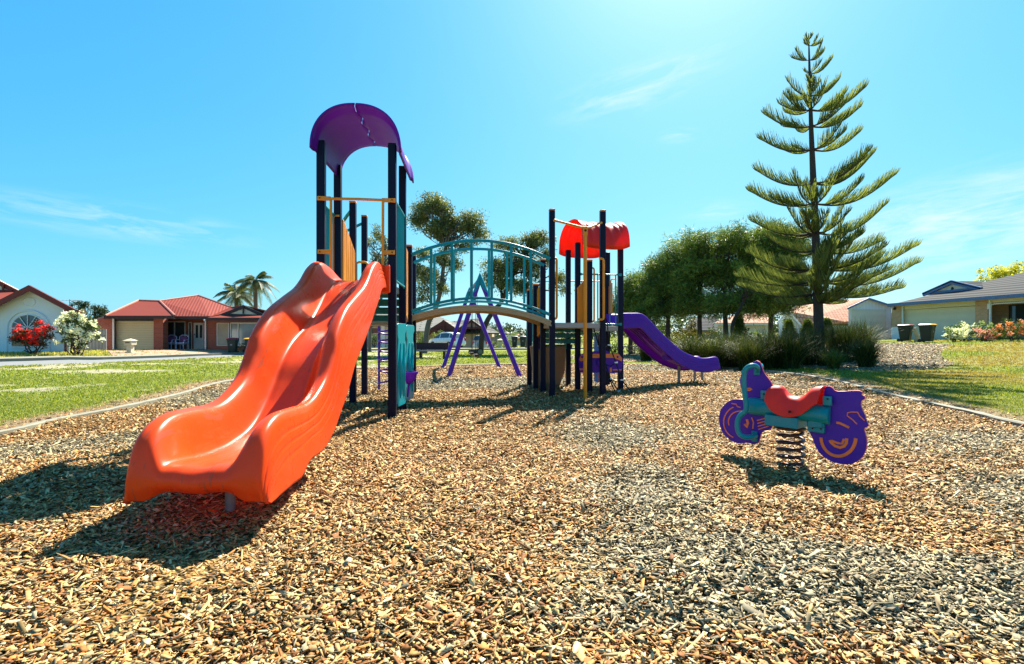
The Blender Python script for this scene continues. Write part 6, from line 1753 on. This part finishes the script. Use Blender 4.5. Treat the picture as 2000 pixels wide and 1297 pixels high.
sp_ = [(-2.2, .7, None), (-2.1, .9, None), (-1.3, 1.0, None), (-.95, 1.02, 1.03), (-.4, 1.05, 1.58), (.1, 1.07, 1.68), (1.0, 1.08, 1.70), (1.8, 1.08, 1.64), (2.08, 1.05, 1.2), (2.16, .85, None)]
x = P3(941, 0, 60).x; car('station_wagon', 'silver wagon seen from behind beside the leaning tree trunk', (.42, .40, .40), 4.3, 1.8, 1.5, sp_, (x, 60, hz(x, 60)-.02), -1.62)

# ---------- bench, log
m_bench = paint('dark_bench_timber', (.035, .012, .018), .6, .3, 8); 
BN = thing('park_bench', gb(-3.75, 23.5), 'dark long park bench on the lawn left of the swing set', 'bench'); z = BN.location.z
a_, b_2 = P3(806, 0, 23.5), P3(876, 0, 23.5)
mb = MB(); mb.bar((a_.x, 23.5, z+.58), (b_2.x, 23.5, z+.58), .05, .30, ); build('backrest', mb, m_bench, BN, bevel=.01)
mb = MB(); mb.bar((a_.x-.05, 23.25, z+.36), (b_2.x+.1, 23.25, z+.36), .42, .06); build('seat', mb, paint('grey_seat_timber', (.2, .17, .15), .7), BN, bevel=.01)
for px in (822, 868):
    mb = MB(); q = P3(px, 0, 23.4); mb.box((q.x, 23.4, z+.16), (.09, .36, .38)); mb.box((q.x, 23.56, z+.4), (.07, .06, .6)); build('leg', mb, m_bench, BN)
mlog = paint('log_bark', (.06, .035, .025), .95, .4, 10, bmp=1, bscale=15); mcut = paint('cut_wood', (.42, .24, .12), .9, .3, 12)
q0 = P3(918, 0, 29); zb = hz(q0.x, 29)+.17; LG = thing('fallen_log', (q0.x+.5, 29, zb-.2), 'sawn log lying at the foot of the leaning tree behind the swings', 'log')
mb = MB(); mb.tube([(q0.x, 29, zb), (q0.x+.45, 28.7, zb+.02), (q0.x+.62, 28.2, zb+.03)], [.15, .18, .19], 14); build('trunk_section', mb, mlog, LG)
mb = MB(); mb.tube([(q0.x+.62, 28.2, zb+.03), (q0.x+.63, 28.18, zb+.03)], .14, 14); build('cut_face', mb, mcut, LG)
# garden hose / gnome-like plants by the garage are tiny: a small dark pot plant
# ---------- far hill
mb = MB(); rows = []
for i in range(41):
    t = i/40; x = -260+t*560; hgt = 6.5*math.exp(-((x-5)/80)**2)+2*vnoise(x, 0, .03)+1
    rows.append([Vector((x, 420, -3)), Vector((x, 440, float(hgt)*.7)), Vector((x, 470, float(hgt))), Vector((x, 560, -3))])
mb.grid(rows); tag(build('hills', mb, paint('distant_hill', (.10, .16, .15), .95, .2, .05), smooth=80), kind='structure')
# downpipes and a meter box keep the far walls from reading as plain boxes
for par, x, y, zt in ((H2, P3(222, 0, Yr-.04).x, Yr-.06, 2.3), (H2, P3(401, 0, 35.5).x, 35.52, 2.3), (H1, P3(128, 0, Yw-.06).x, Yw-.06, 2.2)):
    mb = MB(); mb.box((x, y, zt/2), (.09, .06, zt)); build('downpipe', mb, m_trimred if par is H1 else m_frame, par)
q = RH(1763, 600, .05); mb = MB(); mb.box((q.x, q.y, 2.1), (.08, .1, 2.4)); build('downpipe', mb, m_frame, H3)
q = RH(1934, 600, .03); mb = MB(); mb.box((q.x, q.y, 2.1), (.08, .1, 2.4)); build('downpipe', mb, m_frame, H3)
